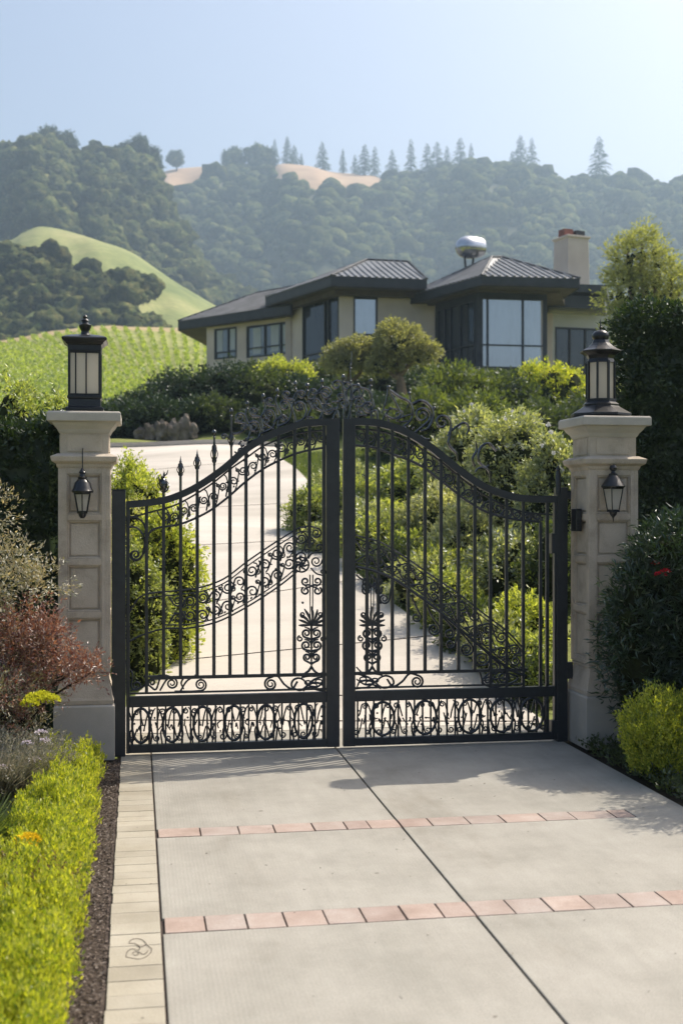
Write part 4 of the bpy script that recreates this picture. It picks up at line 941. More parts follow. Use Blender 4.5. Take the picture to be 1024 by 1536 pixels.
def wall(A, B, z0, z1, wins=(), th=.25, mat='stucco', name='wall', par=None):
    """wall along plan A->B (inside to the left), wins = (px0, px1, pytop, pybot, vbars, hbars, glass)"""
    A = np.array(A); B = np.array(B); par = par or house; b = MB(); rects = []
    for wn in wins:
        s0, s1 = s_on(A, B, wn[0]), s_on(A, B, wn[1]); P = A+(B-A)*(s0+s1)/2; dd = depth_of(P); rects.append((s0, s1, zz(wn[3], dd), zz(wn[2], dd)))
    cuts = sorted({0., 1.} | {r[0] for r in rects} | {r[1] for r in rects})
    for ca, cb in zip(cuts[:-1], cuts[1:]):
        mid = (ca+cb)/2; rs = [r for r in rects if r[0] < mid < r[1]]; zc = z0
        for r in sorted(rs, key=lambda r: r[2]):
            if r[2] > zc: b.wallbox(A+(B-A)*ca, A+(B-A)*cb, 0, th, zc, r[2])
            zc = r[3]
        if zc < z1: b.wallbox(A+(B-A)*ca, A+(B-A)*cb, 0, th, zc, z1)
    o = b.build(name, M[mat], par)
    Ln = np.linalg.norm(B-A)
    for wn, (s0, s1, za, zb) in zip(wins, rects):
        P0, P1 = A+(B-A)*s0, A+(B-A)*s1; L_ = np.linalg.norm(P1-P0); u = (P1-P0)/L_; f = .07; b = MB()
        b.wallbox(P0, P1, -.03, .12, za, za+f); b.wallbox(P0, P1, -.03, .12, zb-f, zb)
        b.wallbox(P0, P0+u*f, -.03, .12, za+f, zb-f); b.wallbox(P1-u*f, P1, -.03, .12, za+f, zb-f)
        for v_ in wn[4]: b.wallbox(P0+u*(L_*v_-f*.45), P0+u*(L_*v_+f*.45), -.028, .11, za+f, zb-f)
        for h_ in wn[5]: zc = za+(zb-za)*h_; b.wallbox(P0+u*f, P1-u*f, -.022, .10, zc-f*.35, zc+f*.35)
        fr_ = b.build('window', M['trim'], par)
        b = MB(); b.wallbox(P0+u*f*.6, P1-u*f*.6, .05, .08, za+f*.6, zb-f*.6); b.build('pane', M[wn[6]], fr_)
        if len(wn) > 7:                            # curtains behind the glass are set just proud of the pane
            b = MB()
            for (c0, c1, h0, h1) in wn[7]: b.wallbox(P0+u*(L_*c0), P0+u*(L_*c1), .035, .048, za+(zb-za)*h0, za+(zb-za)*h1)
            b.build('blind', M['blind'], fr_)
    return o
M['blind'] = surf('pale_blinds', [(.42, .45, .45), (.50, .52, .52)], 1.5, .7, 0)
def rib_roof(name, polys, par=house, ribs=.26, rr=.035, mat='roof', sub=True):
    """roof planes; each plane = 3 or 4 points, eave edge first two points; ribs run up from the eave"""
    b = MB(); c = np.mean([p for pl_ in polys for p in pl_], axis=0)
    for P in polys:
        P = [np.array(p) for p in P]; b.add(P, [tuple(range(len(P)))])
        E0, E1 = P[0], P[1]; eu = (E1-E0)/np.linalg.norm(E1-E0); nn_ = np.cross(E1-E0, P[2]-E0); nn_ /= np.linalg.norm(nn_); nn_ *= np.sign(nn_[2])
        up = np.cross(nn_, eu); up *= np.sign(up[2])
        L_ = np.linalg.norm(E1-E0); x = ribs*.5
        # 2D polygon in (eu, up)
        Q = np.array([[np.dot(p-E0, eu), np.dot(p-E0, up)] for p in P])
        while x < L_:
            ys = []
            for i in range(len(Q)):
                a_, c_ = Q[i], Q[(i+1) % len(Q)]
                if (a_[0]-x)*(c_[0]-x) < 0: ys.append(a_[1]+(c_[1]-a_[1])*(x-a_[0])/(c_[0]-a_[0]))
            if ys and max(ys) > .15:
                p0 = E0+eu*x+nn_*rr*.3-up*.03; p1 = E0+eu*x+up*(max(ys)-.03)+nn_*rr*.3
                b.tube([p0, p1], rr, 6, ref=tuple(nn_))
            x += ribs
        Q_ = [P[i] for i in range(len(P))]
        for i in range(1, len(P)): b.tube([Q_[i]+np.array([0, 0, .03]), Q_[(i+1) % len(P)]+np.array([0, 0, .03])], .055, 6, ref=(.1, .2, 1))
    return b.build(name, M[mat], par)
def eave_band(poly, z0, z1, th=.07, par=house, name='fascia'):
    b = MB(); n = len(poly)
    for i in range(n-1): b.wallbox(poly[i], poly[i+1], 0, th, z0, z1)
    return b.build(name, M['trim'], par, bevel=.01)
def soffit(poly, z0, th=.05, name='soffit', par=house, mat='soffit'): b = MB(); b.prism(poly, z0, z0+th); return b.build(name, M[mat], par)
P_ = lambda px, d: plan(px, d)
def zc3(p, z): return np.array([p[0], p[1], z])
# --- block C (right, glazed corner)
C0, C1, C2 = P_(652, 53.0), P_(716, 50.0), P_(820, 50.5); C3 = C2+np.array([.6, 6.]); C4 = C0+np.array([1.0, 6.0])
zeC = zz(434, 50); 
wall(C1, C2, ZF, zeC, [(721, 816, 447, 553, (.105, .66), (.33,), 'glass_sky')], mat='trim')
wall(C0, C1, ZF, zeC, [(656, 712, 457, 560, (.2, .36, .62), (.36,), 'glass_dark')], mat='trim')
wall(C2, C3, ZF, zeC); wall(C4, C0, ZF, zeC)
Ce = [P_(606, 53.6), P_(722, 48.8), P_(869, 49.4)]; Ce.append(Ce[2]+np.array([.8, 8.])); Ce.append(Ce[0]+np.array([1.5, 7.]))
zb0, zb1 = zz(428.5, 48.8), zz(414, 48.8)
eave_band(Ce[:4], zb0, zb1); eave_band([Ce[3], Ce[4], Ce[0]], zb0, zb1); soffit(Ce, zb0+.02); 
soffit([p for p in [P_(640, 53.), P_(718, 49.6), P_(840, 50.2), P_(850, 55), P_(650, 57)]], zeC-.12, .22, 'soffit_step')
apC = cam_pt(737, 386, 53.0); apC2 = cam_pt(752, 386, 54.5)
EC = [zc3(p, zb1+.01) for p in Ce]
rib_roof('roof', [(EC[0], EC[1], apC), (EC[1], EC[2], apC2, apC), (EC[2], EC[3], apC2), (EC[3], EC[4], apC, apC2), (EC[4], EC[0], apC)], ribs=.30, rr=.05)
# --- block B (middle)
B0, B1, B2 = P_(433, 56.5), P_(510, 52.6), P_(652, 53.4); zeB = zz(442, 53)
B3, B4 = B2+np.array([1., 6]), B0+np.array([1, 6])
wall(B1, B2, ZF, zeB, [(530, 566, 446, 503, (), (), 'glass_sky')])
wall(B0, B1, ZF, zeB, [(454, 508, 447, 540, (.62, .72), (.12,), 'glass_dark')])
wall(B2, B3, ZF, zeB); wall(B4, B0, ZF, zeB)
Be = [P_(398, 56.6), P_(497, 51.4), P_(640, 52.2)]; Be.append(Be[2]+np.array([1, 8.])); Be.append(Be[0]+np.array([2., 7.5]))
zb0, zb1 = zz(430, 51.4), zz(414, 51.4)
eave_band(Be[:4], zb0, zb1); eave_band([Be[3], Be[4], Be[0]], zb0, zb1); soffit(Be, zb0+.02)
soffit([P_(418, 56.6), P_(502, 52.2), P_(640, 53.), P_(640, 58), P_(440, 60)], zeB-.14, .24, 'soffit_step')
EB = [zc3(p, zb1+.01) for p in Be]; a1, a2 = cam_pt(550, 390, 56.0), cam_pt(612, 393, 56.6)
rib_roof('roof', [(EB[0], EB[1], a1), (EB[1], EB[2], a2, a1), (EB[2], EB[3], a2), (EB[3], EB[4], a1, a2), (EB[4], EB[0], a1)], ribs=.30, rr=.05)
# low link roof between B and C
# --- wing A (left)
A0, A1 = P_(310, 59.5), P_(436, 56.2); zeA = zz(477, 56.5); A2, A3 = A1+np.array([.6, 5]), A0+np.array([.9, 5.5])
wall(A0, A1, ZF-.4, zeA, [(322, 355, 492, 538, (.62,), (.22,), 'glass_mid', [(.08, .34, .25, .95), (.68, .93, .28, .95)]), (370, 434, 486, 534, (.43, .80), (.3,), 'glass_mid', [(.14, .33, .1, .92), (.56, .74, .12, .95), (.84, .97, .1, .92)])])
wall(A3, A0, ZF-.4, zeA); wall(A1, A2, ZF, zeA)
Ae = [P_(267, 60.4), P_(437, 55.4)]; Ae.append(Ae[1]+np.array([1.2, 7.5])); Ae.append(Ae[0]+np.array([2.2, 7.]))
zb0, zb1 = zz(472, 55.4), zz(457, 55.4)
eave_band(Ae[:2], zb0, zb1); eave_band([Ae[1], Ae[2], Ae[3], Ae[0]], zb0, zb1); soffit(Ae, zb0+.02)
EA = [zc3(p, zb1+.01) for p in Ae]; r1, r2 = cam_pt(385, 440, 61.0), cam_pt(440, 430, 59.5)
rib_roof('roof', [(EA[0], EA[1], r2, r1), (EA[1], EA[2], r2), (EA[2], EA[3], r1, r2), (EA[3], EA[0], r1)], ribs=.22, rr=.035)
# --- right flat part D with terrace window
D0, D1 = P_(820, 54.), P_(960, 55.2); zeD = zz(470, 54); D2, D3 = D1+np.array([.8, 5]), D0+np.array([.8, 5])
M['render'] = surf('pale_render', [(.45, .45, .43), (.52, .52, .50)], .8, .9, 0)
wall(D0, D1, ZF, zeD, [(832, 905, 492, 552, (.30, .62), (), 'glass_dark')], mat='render'); wall(D1, D2, ZF, zeD); wall(D3, D0, ZF, zeD)
soffit([P_(822, 53.2), P_(906, 53.6), P_(915, 59), P_(822, 59)], zz(462, 53.4), .55, 'canopy', mat='trim')
soffit([P_(822, 53.9), P_(895, 54.1), P_(905, 59), P_(822, 59)], zz(446, 53.4), zz(434, 53.4)-zz(446, 53.4), 'upper_wall', mat='soffit')
soffit([P_(815, 52.8), P_(909, 53.3), P_(918, 59), P_(815, 59)], zz(438, 53.1), .34, 'flat_roof', mat='trim')
# roof plinth inside so no light leaks, chimney
ch = MB(); c0 = cam_pt(856, 430, 57.5); w_ = .62
b = MB(); b.lathe(c0[0], c0[1], [(w_*1.414*1.0, zz(440, 57.5)), (w_*1.414*.93, zz(361, 57.5)), (w_*1.414*1.05, zz(360, 57.5)), (w_*1.414*1.05, zz(357, 57.5))], 4, math.pi/4+.25)
chim = b.build('chimney', M['stucco'], house, bevel=.02)
b = MB(); zt = zz(357, 57.5); b.lathe(c0[0]-.30, c0[1]-.1, [(.36, zt), (.34, zz(346, 57.5))], 4, math.pi/4+.25); b.build('flue_pot', M['brick'], chim)
b = MB(); b.lathe(c0[0]+.28, c0[1]-.1, [(.34, zt), (.34, zz(348, 57.5))], 4, math.pi/4+.25); b.build('flue_pot', M['trim'], chim)
# shiny roof ventilator
M['steel'] = surf('brushed_steel', [(.45, .46, .48), (.62, .63, .65)], 3, .25, 0, metallic=1)
c = cam_pt(703, 371, 53.5); ax = unit(np.array([.83, .35, .10])); rad = (17/F)*53.5; ln = (22/F)*53.5
b = MB(); t = np.linspace(-1, 1, 15); rr = rad*np.sqrt(np.clip(1-np.abs(np.where(t < 0, t, t*.6))**2.4, .0, 1)); rr[0] = .02
b.tube([c+ax*ln*k for k in t], rr, 20, ref=(0, 0, 1)); v_ = b.build('roof_ventilator', M['steel'], house, smooth=50)
b = MB(); 
for s in (-.25, .25): b.tube([c+ax*s-np.array([0, 0, rad*.8]), c+ax*s*.7-np.array([0, 0, rad+.45])], .05, 6, ref=(1, 0, 0))
b.build('ventilator_leg', M['trim'], house)
# dark core keeps the inside closed
b = MB(); b.prism([P_(450, 57.), P_(520, 54.5), P_(640, 55), P_(720, 51.6), P_(812, 52), P_(815, 56.5), P_(460, 61)], ZF, zz(440, 55)); b.build('interior_core', M['trim'], house)
b = MB(); b.box((P_(770, 50)[0]-3, P_(770, 50)[1]-2.2, ZF-1), (P_(770, 50)[0]+2.6, P_(770, 50)[1]-.2, zz(560, 50))); b.build('terrace', M['trim'], house)

# ------------------------------------------------------------------ hills
def inpoly(x, y, P):
    c = False; j = len(P)-1
    for i in range(len(P)):
        if (P[i][1] > y) != (P[j][1] > y) and x < (P[j][0]-P[i][0])*(y-P[i][1])/(P[j][1]-P[i][1])+P[i][0]: c = not c
        j = i
    return c
def hill(name, crest, D, Dn, zf, label, cover, ncr, cr_r, mats, seed, px0=-420, px1=1450, rows=60, cols=220, gully=.1, back=160, patch=None, squash=.85, gmat=None, tm=None):
    cx_, cy_ = catmull(crest, 6).T
    pxs = np.linspace(px0, px1, cols); ts = np.linspace(0, 1, rows)
    zcr = EYE+(HY-np.interp(pxs, cx_, cy_))/F*D
    def Zf(px, t):
        pc = HY-np.interp(px, cx_, cy_); pf = (zf-EYE)/Dn*F; dd_ = Dn+(D-Dn)*np.minimum(t, 1)+np.maximum(t-1, 0)*back*4
        sh = np.where(t <= 1, np.sin(np.clip(t, 0, 1)*math.pi/2)**1.15, 1-(t-1)*.9)
        gl = gully*(pc-pf)*np.sin(np.clip(t, 0, 1)*math.pi)*(np.sin(px*.021+seed+t*2)*.6+np.sin(px*.053+seed*2+t*3)*.35+np.sin(px*.11+t*6)*.12)
        return EYE+(pf+(pc-pf)*sh+gl)/F*dd_
    def XY(px, t):
        d = Dn+(D-Dn)*np.minimum(t, 1)+np.maximum(t-1, 0)*back*4; a = (px-CX)/F; return d*(SY+a*CY), d*(CY-a*SY), d
    T = np.concatenate([ts, np.linspace(1.03, 1.5, 12)])
    PX, TT = np.meshgrid(pxs, T, indexing='ij'); X, Y, d = XY(PX, TT); Z = Zf(PX, TT)
    idx = np.arange(X.size).reshape(X.shape); Fq = np.stack([idx[:-1, :-1], idx[1:, :-1], idx[1:, 1:], idx[:-1, 1:]], -1).reshape(-1, 4)
    PYc = HY-(Z-EYE)/d*F; fx, fy, ft_ = PX.ravel()[Fq].mean(1), PYc.ravel()[Fq].mean(1), TT.ravel()[Fq].mean(1)
    mi = np.array([0 if (not patch or any(inpoly(a_, b_, p_) for p_ in patch)) else 1 for a_, b_ in zip(fx, fy)])
    me_ = np_mesh(name, np.stack([X, Y, Z], -1).reshape(-1, 3), Fq.ravel(), np.full(len(Fq), 4), [gmat, M['forestfloor']], mi, True); o = link_mesh(name, me_); tagp(o, label, kind='structure')
    # wood
    rng = np.random.default_rng(seed); px = rng.uniform(px0+10, px1-10, ncr); t = rng.uniform(0.02, 1.12, ncr)**.8
    X, Y, d = XY(px, t); Z = Zf(px, t); py = HY-(Z-EYE)/d*F
    keep = np.array([cover(a_, b_, tt) for a_, b_, tt in zip(px, py, t)])
    if name == 'far_ridge': keep &= ~((t > .93) & (((px > 212) & (px < 345)) | ((px > 402) & (px < 580))))
    X, Y, Z = X[keep], Y[keep], Z[keep]; n = len(X)
    r = cr_r*rng.uniform(.4, 1.3, n)*np.where(rng.random(n) < .15, 1.45, 1)
    q = NP(); R = np.stack([r, r, r*squash*rng.uniform(.8, 1.15, n)], 1); C = np.stack([X, Y, Z+r*.45], 1); q.blobs(C, R, rng, tm)
    return q, Zf, XY, C, R
def inpoly(x, y, P):
    c = False; j = len(P)-1
    for i in range(len(P)):
        if (P[i][1] > y) != (P[j][1] > y) and x < (P[j][0]-P[i][0])*(y-P[i][1])/(P[j][1]-P[i][1])+P[i][0]: c = not c
        j = i
    return c
def crownm(name, cols, sc):
    m, nt, out = newmat(name); p = N(nt, 'ShaderNodeBsdfDiffuse'); v = geo_pos(nt)
    g = nt.nodes.new('ShaderNodeNewGeometry'); c, _ = noise_col(nt, cols, sc, v, detail=8, rough=.75)
    mr = N(nt, 'ShaderNodeMapRange'); mr.inputs[3].default_value = .5; mr.inputs[4].default_value = 1.6; nt.links.new(g.outputs['Random Per Island'], mr.inputs[0])
    cb = nt.nodes.new('ShaderNodeCombineColor'); [nt.links.new(mr.outputs[0], cb.inputs[i]) for i in range(3)]
    mx = N(nt, 'ShaderNodeMix', data_type='RGBA', blend_type='MULTIPLY'); mx.inputs[0].default_value = 1; nt.links.new(c, mx.inputs[6]); nt.links.new(cb.outputs[0], mx.inputs[7]); nt.links.new(mx.outputs[2], p.inputs[0])
    t = N(nt, 'ShaderNodeTexNoise', Scale=sc*2.2, Detail=6, Roughness=.7); nt.links.new(v, t.inputs['Vector']); b = N(nt, 'ShaderNodeBump', Strength=1, Distance=1.2); nt.links.new(t.outputs['Fac'], b.inputs['Height']); nt.links.new(b.outputs[0], p.inputs['Normal'])
    nt.links.new(p.outputs[0], out.inputs[0]); return m
M['wood'] = crownm('distant_crowns', [(.018, .035, .015), (.07, .085, .03), (.20, .18, .07)], .35)  # lightest olive tone puts sunlit tints into the crown colour
M['golden'] = surf('golden_grass', [(.30, .20, .12), (.38, .26, .16), (.44, .32, .20)], .05, .95)
M['greenhill'] = surf('green_meadow', [(.11, .15, .04), (.20, .23, .075), (.31, .30, .13)], .035, .95, 1, .4, stretch=(1, 1, 1.5), fine=(.6, [(.8, .82, .75), (1.12, 1.1, 1.05)]))
M['forestfloor'] = surf('forest_floor', [(.05, .06, .025), (.09, .09, .04)], .05, .95)
TM2 = [(lumpy(ICO2, .45, 20+i, 1.8), ICO2[1]) for i in range(6)]; TM3 = [(lumpy(ICO3, .5, 40+i, 2.2), ICO3[1]) for i in range(6)]
RC = [(-420,275),(-100,280),(215,284),(228,268),(250,256),(290,251),(330,250),(345,262),(400,262),(415,248),(450,250),(500,258),(560,264),(580,272),(620,272),(700,265),(740,258),(780,264),(850,281),(900,278),(950,278),(1024,288),(1450,315)]
G1 = [(215,262),(240,240),(335,236),(345,252),(310,272),(278,296),(232,288)]; G2 = [(405,238),(440,230),(570,250),(580,276),(545,292),(470,284),(412,272)]
q, *_ = hill('far_ridge', RC, 950, 560, 12, 'high wooded ridge with golden grass on its crest', lambda x, y, t: not (inpoly(x, y, G1) or inpoly(x, y, G2)), 8000, 5.4, None, 3, gully=.07, gmat=M['golden'], tm=TM2, rows=50, patch=[G1, G2])
o = q.build('wood_on_far_ridge', [M['wood']], smooth_=True); tagp(o, 'dense woodland covering the far ridge', kind='stuff')
LPt = [(-60,330),(0,308),(45,292),(50,297),(10,318),(-60,340)]
LC = [(-420,285),(-100,248),(0,254),(40,236),(70,232),(130,248),(200,246),(220,262),(234,286),(248,318),(270,360),(300,412),(340,446),(372,466),(420,505),(520,560)]
q, *_ = hill('left_ridge', LC, 640, 400, 14, 'nearer wooded ridge on the left', lambda x, y, t: not inpoly(x, y, [(-60,330),(0,308),(45,292),(50,297),(10,318),(-60,340)]), 4600, 4.5, None, 5, px1=520, gully=.12, gmat=M['golden'], tm=TM3, rows=50, patch=[LPt])
o = q.build('wood_on_left_ridge', [M['wood']], smooth_=True); tagp(o, 'dense woodland covering the left ridge', kind='stuff')
GC = [(-420,380),(-120,350),(0,362),(35,349),(60,340),(100,346),(150,362),(200,380),(260,421),(335,466),(380,500),(450,560)]
def gcov(x, y, t):
    return inpoly(x, y-24, [(-400,340),(-120,344),(0,360),(35,352),(60,366),(110,384),(165,392),(205,394),(228,402),(232,416),(218,430),(200,440),(188,448),(235,456),(245,475),(262,520),(262,700),(-400,700)])
q, *_ = hill('green_hill', GC, 360, 225, 12, 'smooth green hill with a sunlit meadow slope', gcov, 4200, 2.3, None, 8, px1=460, gully=.05, gmat=M['greenhill'], tm=TM3, rows=60, back=60)
o = q.build('wood_on_green_hill', [M['wood']], smooth_=True); tagp(o, 'dark oak wood covering the lower green hill', kind='stuff')

# ------------------------------------------------------------------ trees along the skyline
M['fir'] = leafm('distant_needles', (.03, .05, .025), (.07, .10, .045), .2, .02)
def zr(px, D=950): return EYE+(HY-np.interp(px, *np.array(RC).T))/F*D
def conifer(seed):
    rng = np.random.default_rng(seed); q = NP(); n = 46; lean = rng.uniform(.9, 1.1)
    for i in range(n):
        f = (i/n)**.9; z = .12+f*.88; ln = (1-f)**.85*.25*rng.uniform(.45, 1.25)+.012; a = rng.uniform(0, 6.28, 7)
        D = np.stack([np.cos(a), np.sin(a), np.full(7, -.25+f*.7)], 1); P = np.tile([0, 0, z], (7, 1))+D*.004
        q.leaves(P, D, ln*rng.uniform(.6, 1.1, 7), .030*(1.15-f), rng, 0, nb=np.array([0, 0, 1.]))
        q.leaves(P+D*ln*.5, D+[0, 0, -.5], ln*.7, .02, rng, 0)
    return q
conlab = ['narrow fir', 'broad fir', 'tall fir']
contr = [conifer(s).build('crown', [M['fir']]) for s in (1, 2, 3)]
b = MB(); b.tube([(0, 0, -.05), (0, 0, .9)], [.022, .006], 6, ref=(1, 0, 0)); trk = b.build('trunk', M['twig'])
CON = [(412,208,'leftmost fir on the ridge, at the edge of round oaks'),(431,204,'tall fir just left of three close firs'),(441,217,'small fir touching the tall one on its right'),(452,229,'shortest fir beside the golden crest'),(483,212,'isolated dark fir above the golden grass'),(514,222,'thin faint fir between the isolated fir and the middle row'),(532,231,'low fir starting the middle row'),(547,216,'first tall fir of the middle row'),(562,219,'bushy fir following the first tall one'),(588,224,'fir standing alone in the middle row'),(616,208,'tallest fir above the middle block of the house roof'),(640,214,'slender fir right of the tallest one'),(655,212,'fir paired closely with a slender neighbour'),(670,218,'fir above the steel roof ventilator, left one'),(690,206,'tall fir above the steel roof ventilator, right one'),(706,214,'last fir of the middle row'),(768,226,'low fir left of the twin tall firs'),(780,203,'left one of the twin tall firs near the chimney'),(797,206,'right one of the twin tall firs near the chimney'),(898,204,'lone pale fir at the right end of the ridge')]
for i, (px, pt, lab) in enumerate(CON):
    zg = zr(px)-3; D = 950+(-1)**i*6; p = plan(px, D); h = zz(pt, D)-zg; e = empty('fir_tree', (p[0], p[1], zg), lab, 'fir tree', 'firs along the ridge')
    t_ = contr[i % 3]; o = t_ if i < 3 else t_.copy()
    if i >= 3: COL.objects.link(o)
    o.parent = e; o.rotation_euler = (0, 0, i*1.3); o.scale = (h*(.75+.11*((i*7) % 5)),)*2+(h,); o.location = (0, 0, 0)
    o = trk if i == 0 else trk.copy()
    if i: COL.objects.link(o)
    o.parent = e; o.scale = (h*.8, h*.8, h)
def far_oak(px, pt, rpx, D, zg, lab):
    p = plan(px, D); zt = zz(pt, D); r = rpx/F*D; e = empty('oak_tree', (p[0], p[1], zg), lab, 'oak tree', 'round oaks on the skyline')
    b = MB(); b.tube([(p[0], p[1], zg-1), (p[0]+.2, p[1], (zg+zt)/2)], [.7, .4], 8, ref=(1, 0, 0)); b.build('trunk', M['twig'], e)
    rng = np.random.default_rng(int(px)+7); lb = lobes_of((p[0], p[1], (zt*.62+zg*.38)), (r, r, (zt-zg)*.45), 10, rng)
    crown('crown', lb, 2600, 1.0, [M['fir'], M['wood']], e, seed=int(px), per=10, tl=1.6, core=.95)
zl = lambda px: EYE+(HY-np.interp(px, *np.array(LC).T))/F*640-2
far_oak(265, 230, 14, 940, zr(265, 940)-2, 'single round oak on the bare golden crest')
for px, pt, rp, lab in ((350,224,17,'round oak at the right end of the golden patch'),(385,218,22,'wide flat-topped oak left of the firs'),(402,226,13,'small oak tucked under the wide one')): far_oak(px, pt, rp, 945, zr(px, 945)-3, lab)
for px, pt, rp, lab in ((52,203,16,'oak at the left end of the high cluster'),(72,196,18,'highest oak on the left skyline'),(95,200,20,'broad oak right of the highest one'),(207,208,17,'tall round oak on the left ridge shoulder'),(185,218,14,'lower oak joined to the shoulder oak'),(228,225,14,'oak where the left ridge drops away'),(12,222,16,'oak at the far left of the skyline')): far_oak(px, pt, rp, 640, zl(px), lab)

# ------------------------------------------------------------------ vineyard rows
vr = 0
for i, tn_ in enumerate(np.arange(-.12, 3.0, .082)):
    rng = np.random.default_rng(300+i); ys = np.array([612., 497.]); xs = 303-(711-ys)*tn_
    p0 = plan(xs[0], 66); p1 = plan(xs[1], 141); L_ = np.linalg.norm(p1-p0); n = int(L_*12); t = rng.random(n); P = p0[None]+(p1-p0)[None]*t[:, None]+rng.normal(size=(n, 2))*.07
    # leave the part far outside the picture out
    mid = (p0+p1)/2
    pxm = CX+F*(CY*P[:, 0]-SY*P[:, 1])/(SY*P[:, 0]+CY*P[:, 1]); k = (pxm > -260) & (pxm < 420); P = P[k]; n = len(P)
    if n < 60: continue
    Z = H(P[:, 0], P[:, 1])+rng.uniform(.05, .95, n)*.55; q = NP(); q.leaves(np.column_stack([P, Z]), rdir(rng, n)+[0, 0, .3], rng.uniform(.18, .34, n), rng.uniform(.14, .26, n), rng)
    o = q.build('vine_row', [Lf['vine']], origin=(p0[0], p0[1], float(H(*p0))))
    tagp(o, 'one of the trained rows of green vines on the sloping vineyard', 'vine row', 'vine rows on the hillside')
# ------------------------------------------------------------------ hedges and planting around the gate
hedge_box('clipped_hedge', -2.6, -.50, 9.22, 10.6, 2.47, 52000, .042, Lf['dark'], 'dark clipped hedge behind the left pillar', seed=1, rough=.09, faces='frt', aspect=.5)
hedge_box('clipped_hedge', 4.00, 6.6, 9.35, 9.98, 3.42, 90000, .042, Lf['dark'], 'tall dark clipped hedge behind the right pillar', seed=2, rough=.07, faces='flt', aspect=.5)
for (px, d, r, h, s, lab) in ((30, 11.8, .5, 2.75, 4, 'sunny bush top showing above the left hedge'), (98, 11.3, .27, 2.66, 5, 'small sunny bush top beside the base of the square lantern')):
    shrub('hedge_bush', foot(px, d), r, h, 16000, Lf['mid'], lab, 'bushes above the left hedge', s, L=.05, nl=10, core=.8)
# golden dwarf hedge along the mulch
def golden_hedge():
    rng = np.random.default_rng(77); x0, x1, y0, y1 = -.62, -.245, 2.4, 8.42
    e = empty('dwarf_hedge', ((x0+x1)/2, 5.5, 0), 'golden green dwarf hedge running beside the mulch strip', 'hedge'); q = NP()
    m = 400; mx = rng.uniform(x0+.03, x1-.03, m); my = y0+(y1-y0)*rng.random(m); mh = rng.uniform(.19, .36, m); mh = np.where(mx > x1-.09, mh*.85, mh)*np.clip((y1-my)*9+.75, 0, 1)
    per = 34; a = rng.uniform(0, 6.28, (m, per)); r = np.sqrt(rng.random((m, per))); R = rng.uniform(.045, .08, m)[:, None]; f = rng.random((m, per))**.6
    zt = mh[:, None]*(1-.45*r**2)*(.45+.55*f); P = np.stack([mx[:, None]+np.cos(a)*r*R*(1.1-.3*f), my[:, None]+np.sin(a)*r*R*(1.1-.3*f), zt-.05], 2).reshape(-1, 3)
    P[:, 0] = np.clip(P[:, 0], x0, x1+.012*np.sin(P[:, 1]*14)+.01)
    D = np.stack([np.cos(a)*r*.5, np.sin(a)*r*.5, np.ones((m, per))], 2).reshape(-1, 3)+rng.normal(size=(m*per, 3))*.12
    twigs(q, P, D, .075, rng, 13, .021, .0085, 0, .45, .5)
    b = MB(); b.prism([(x0+.07, y0), (x1-.07, y0), (x1-.07, y1-.12), (x0+.07, y1-.12)], 0, .11); b.build('inner_branches', M['inner'], e); q.build('foliage', [Lf['yellow']], e)  # dark inner block paints the shade between the shoots
golden_hedge()
def flower_heads(e, pts, mat, r, n=60, name='flower_head', seed=0, flat=.5):
    rng = np.random.default_rng(seed+50)
    for c in pts:
        q = NP(); d = rdir(rng, n); d[:, 2] = np.abs(d[:, 2]); P = np.array(c)+d*[r, r, r*flat]; q.leaves(P, d+rng.normal(size=(n, 3))*.4, r*.45, r*.32, rng, nb=np.array([0, 0, 1.])); q.build(name, [mat], e)
def clump(name, base, r, h, n, mat, label, cat, seed=0, blade=.5, wd=.006, droop=.5, plume=None, group=None):
    """grassy clump: long arching blades"""
    rng = np.random.default_rng(seed); base = np.array(base, float); e = empty(name, base, label, cat, group); q = NP()
    a = rng.uniform(0, 6.28, n); rr = r*np.sqrt(rng.random(n))*.6; P = base+np.stack([rr*np.cos(a), rr*np.sin(a), np.zeros(n)], 1)
    D = np.stack([np.cos(a)*(.15+rr/r*.6)+rng.normal(size=n)*.2, np.sin(a)*(.15+rr/r*.6)+rng.normal(size=n)*.2, np.full(n, 1.)], 1); D = unit(D); L_ = h*rng.uniform(.5, 1, n)
    S = unit(np.cross(D, rdir(rng, n)))*wd/2
    M1 = P+D*L_[:, None]*.5; T = P+D*L_[:, None]*.92+np.stack([np.cos(a), np.sin(a), -.6*np.ones(n)], 1)*(L_*droop*.35)[:, None]
    V = np.stack([P-S, P+S, M1+S, M1-S, T+S*.2, T-S*.2], 1).reshape(-1, 3); k = np.arange(n)[:, None]*6
    q.add(V, np.concatenate([k+[0, 1, 2, 3], k+[3, 2, 4, 5]])); q.build('blades', [mat], e)
    if plume is not None:
        I = rng.choice(n, n//3, replace=False); q = NP(); twigs(q, T[I]-D[I]*.03, D[I], .09, rng, 14, .018, .006, 0, .7, .3); q.build('plumes', [plume], e)
    return e
clump('ornamental_grass', ground(-4, 1215), .24, .52, 2600, Lf['greygrass'], 'feathery grey-green ornamental grass left of the dwarf hedge', 'grass clump', 1, plume=Lf['greygrass'])
clump('ornamental_grass', ground(-40, 1300), .2, .42, 1400, Lf['grass'], 'darker green grass clump at the left edge by the grey grass', 'grass clump', 2)
e = clump('dry_perennial', ground(18, 1390)+np.array([-.02, 0, 0]), .17, .30, 900, Lf['brown'], 'brown dry perennial with one yellow flower head beside the dwarf hedge', 'perennial', 3, plume=Lf['brown'], wd=.004)
flower_heads(e, [cam_pt(42, 1263, 5.55)], Fl['yellow'], .05, 160, seed=3)
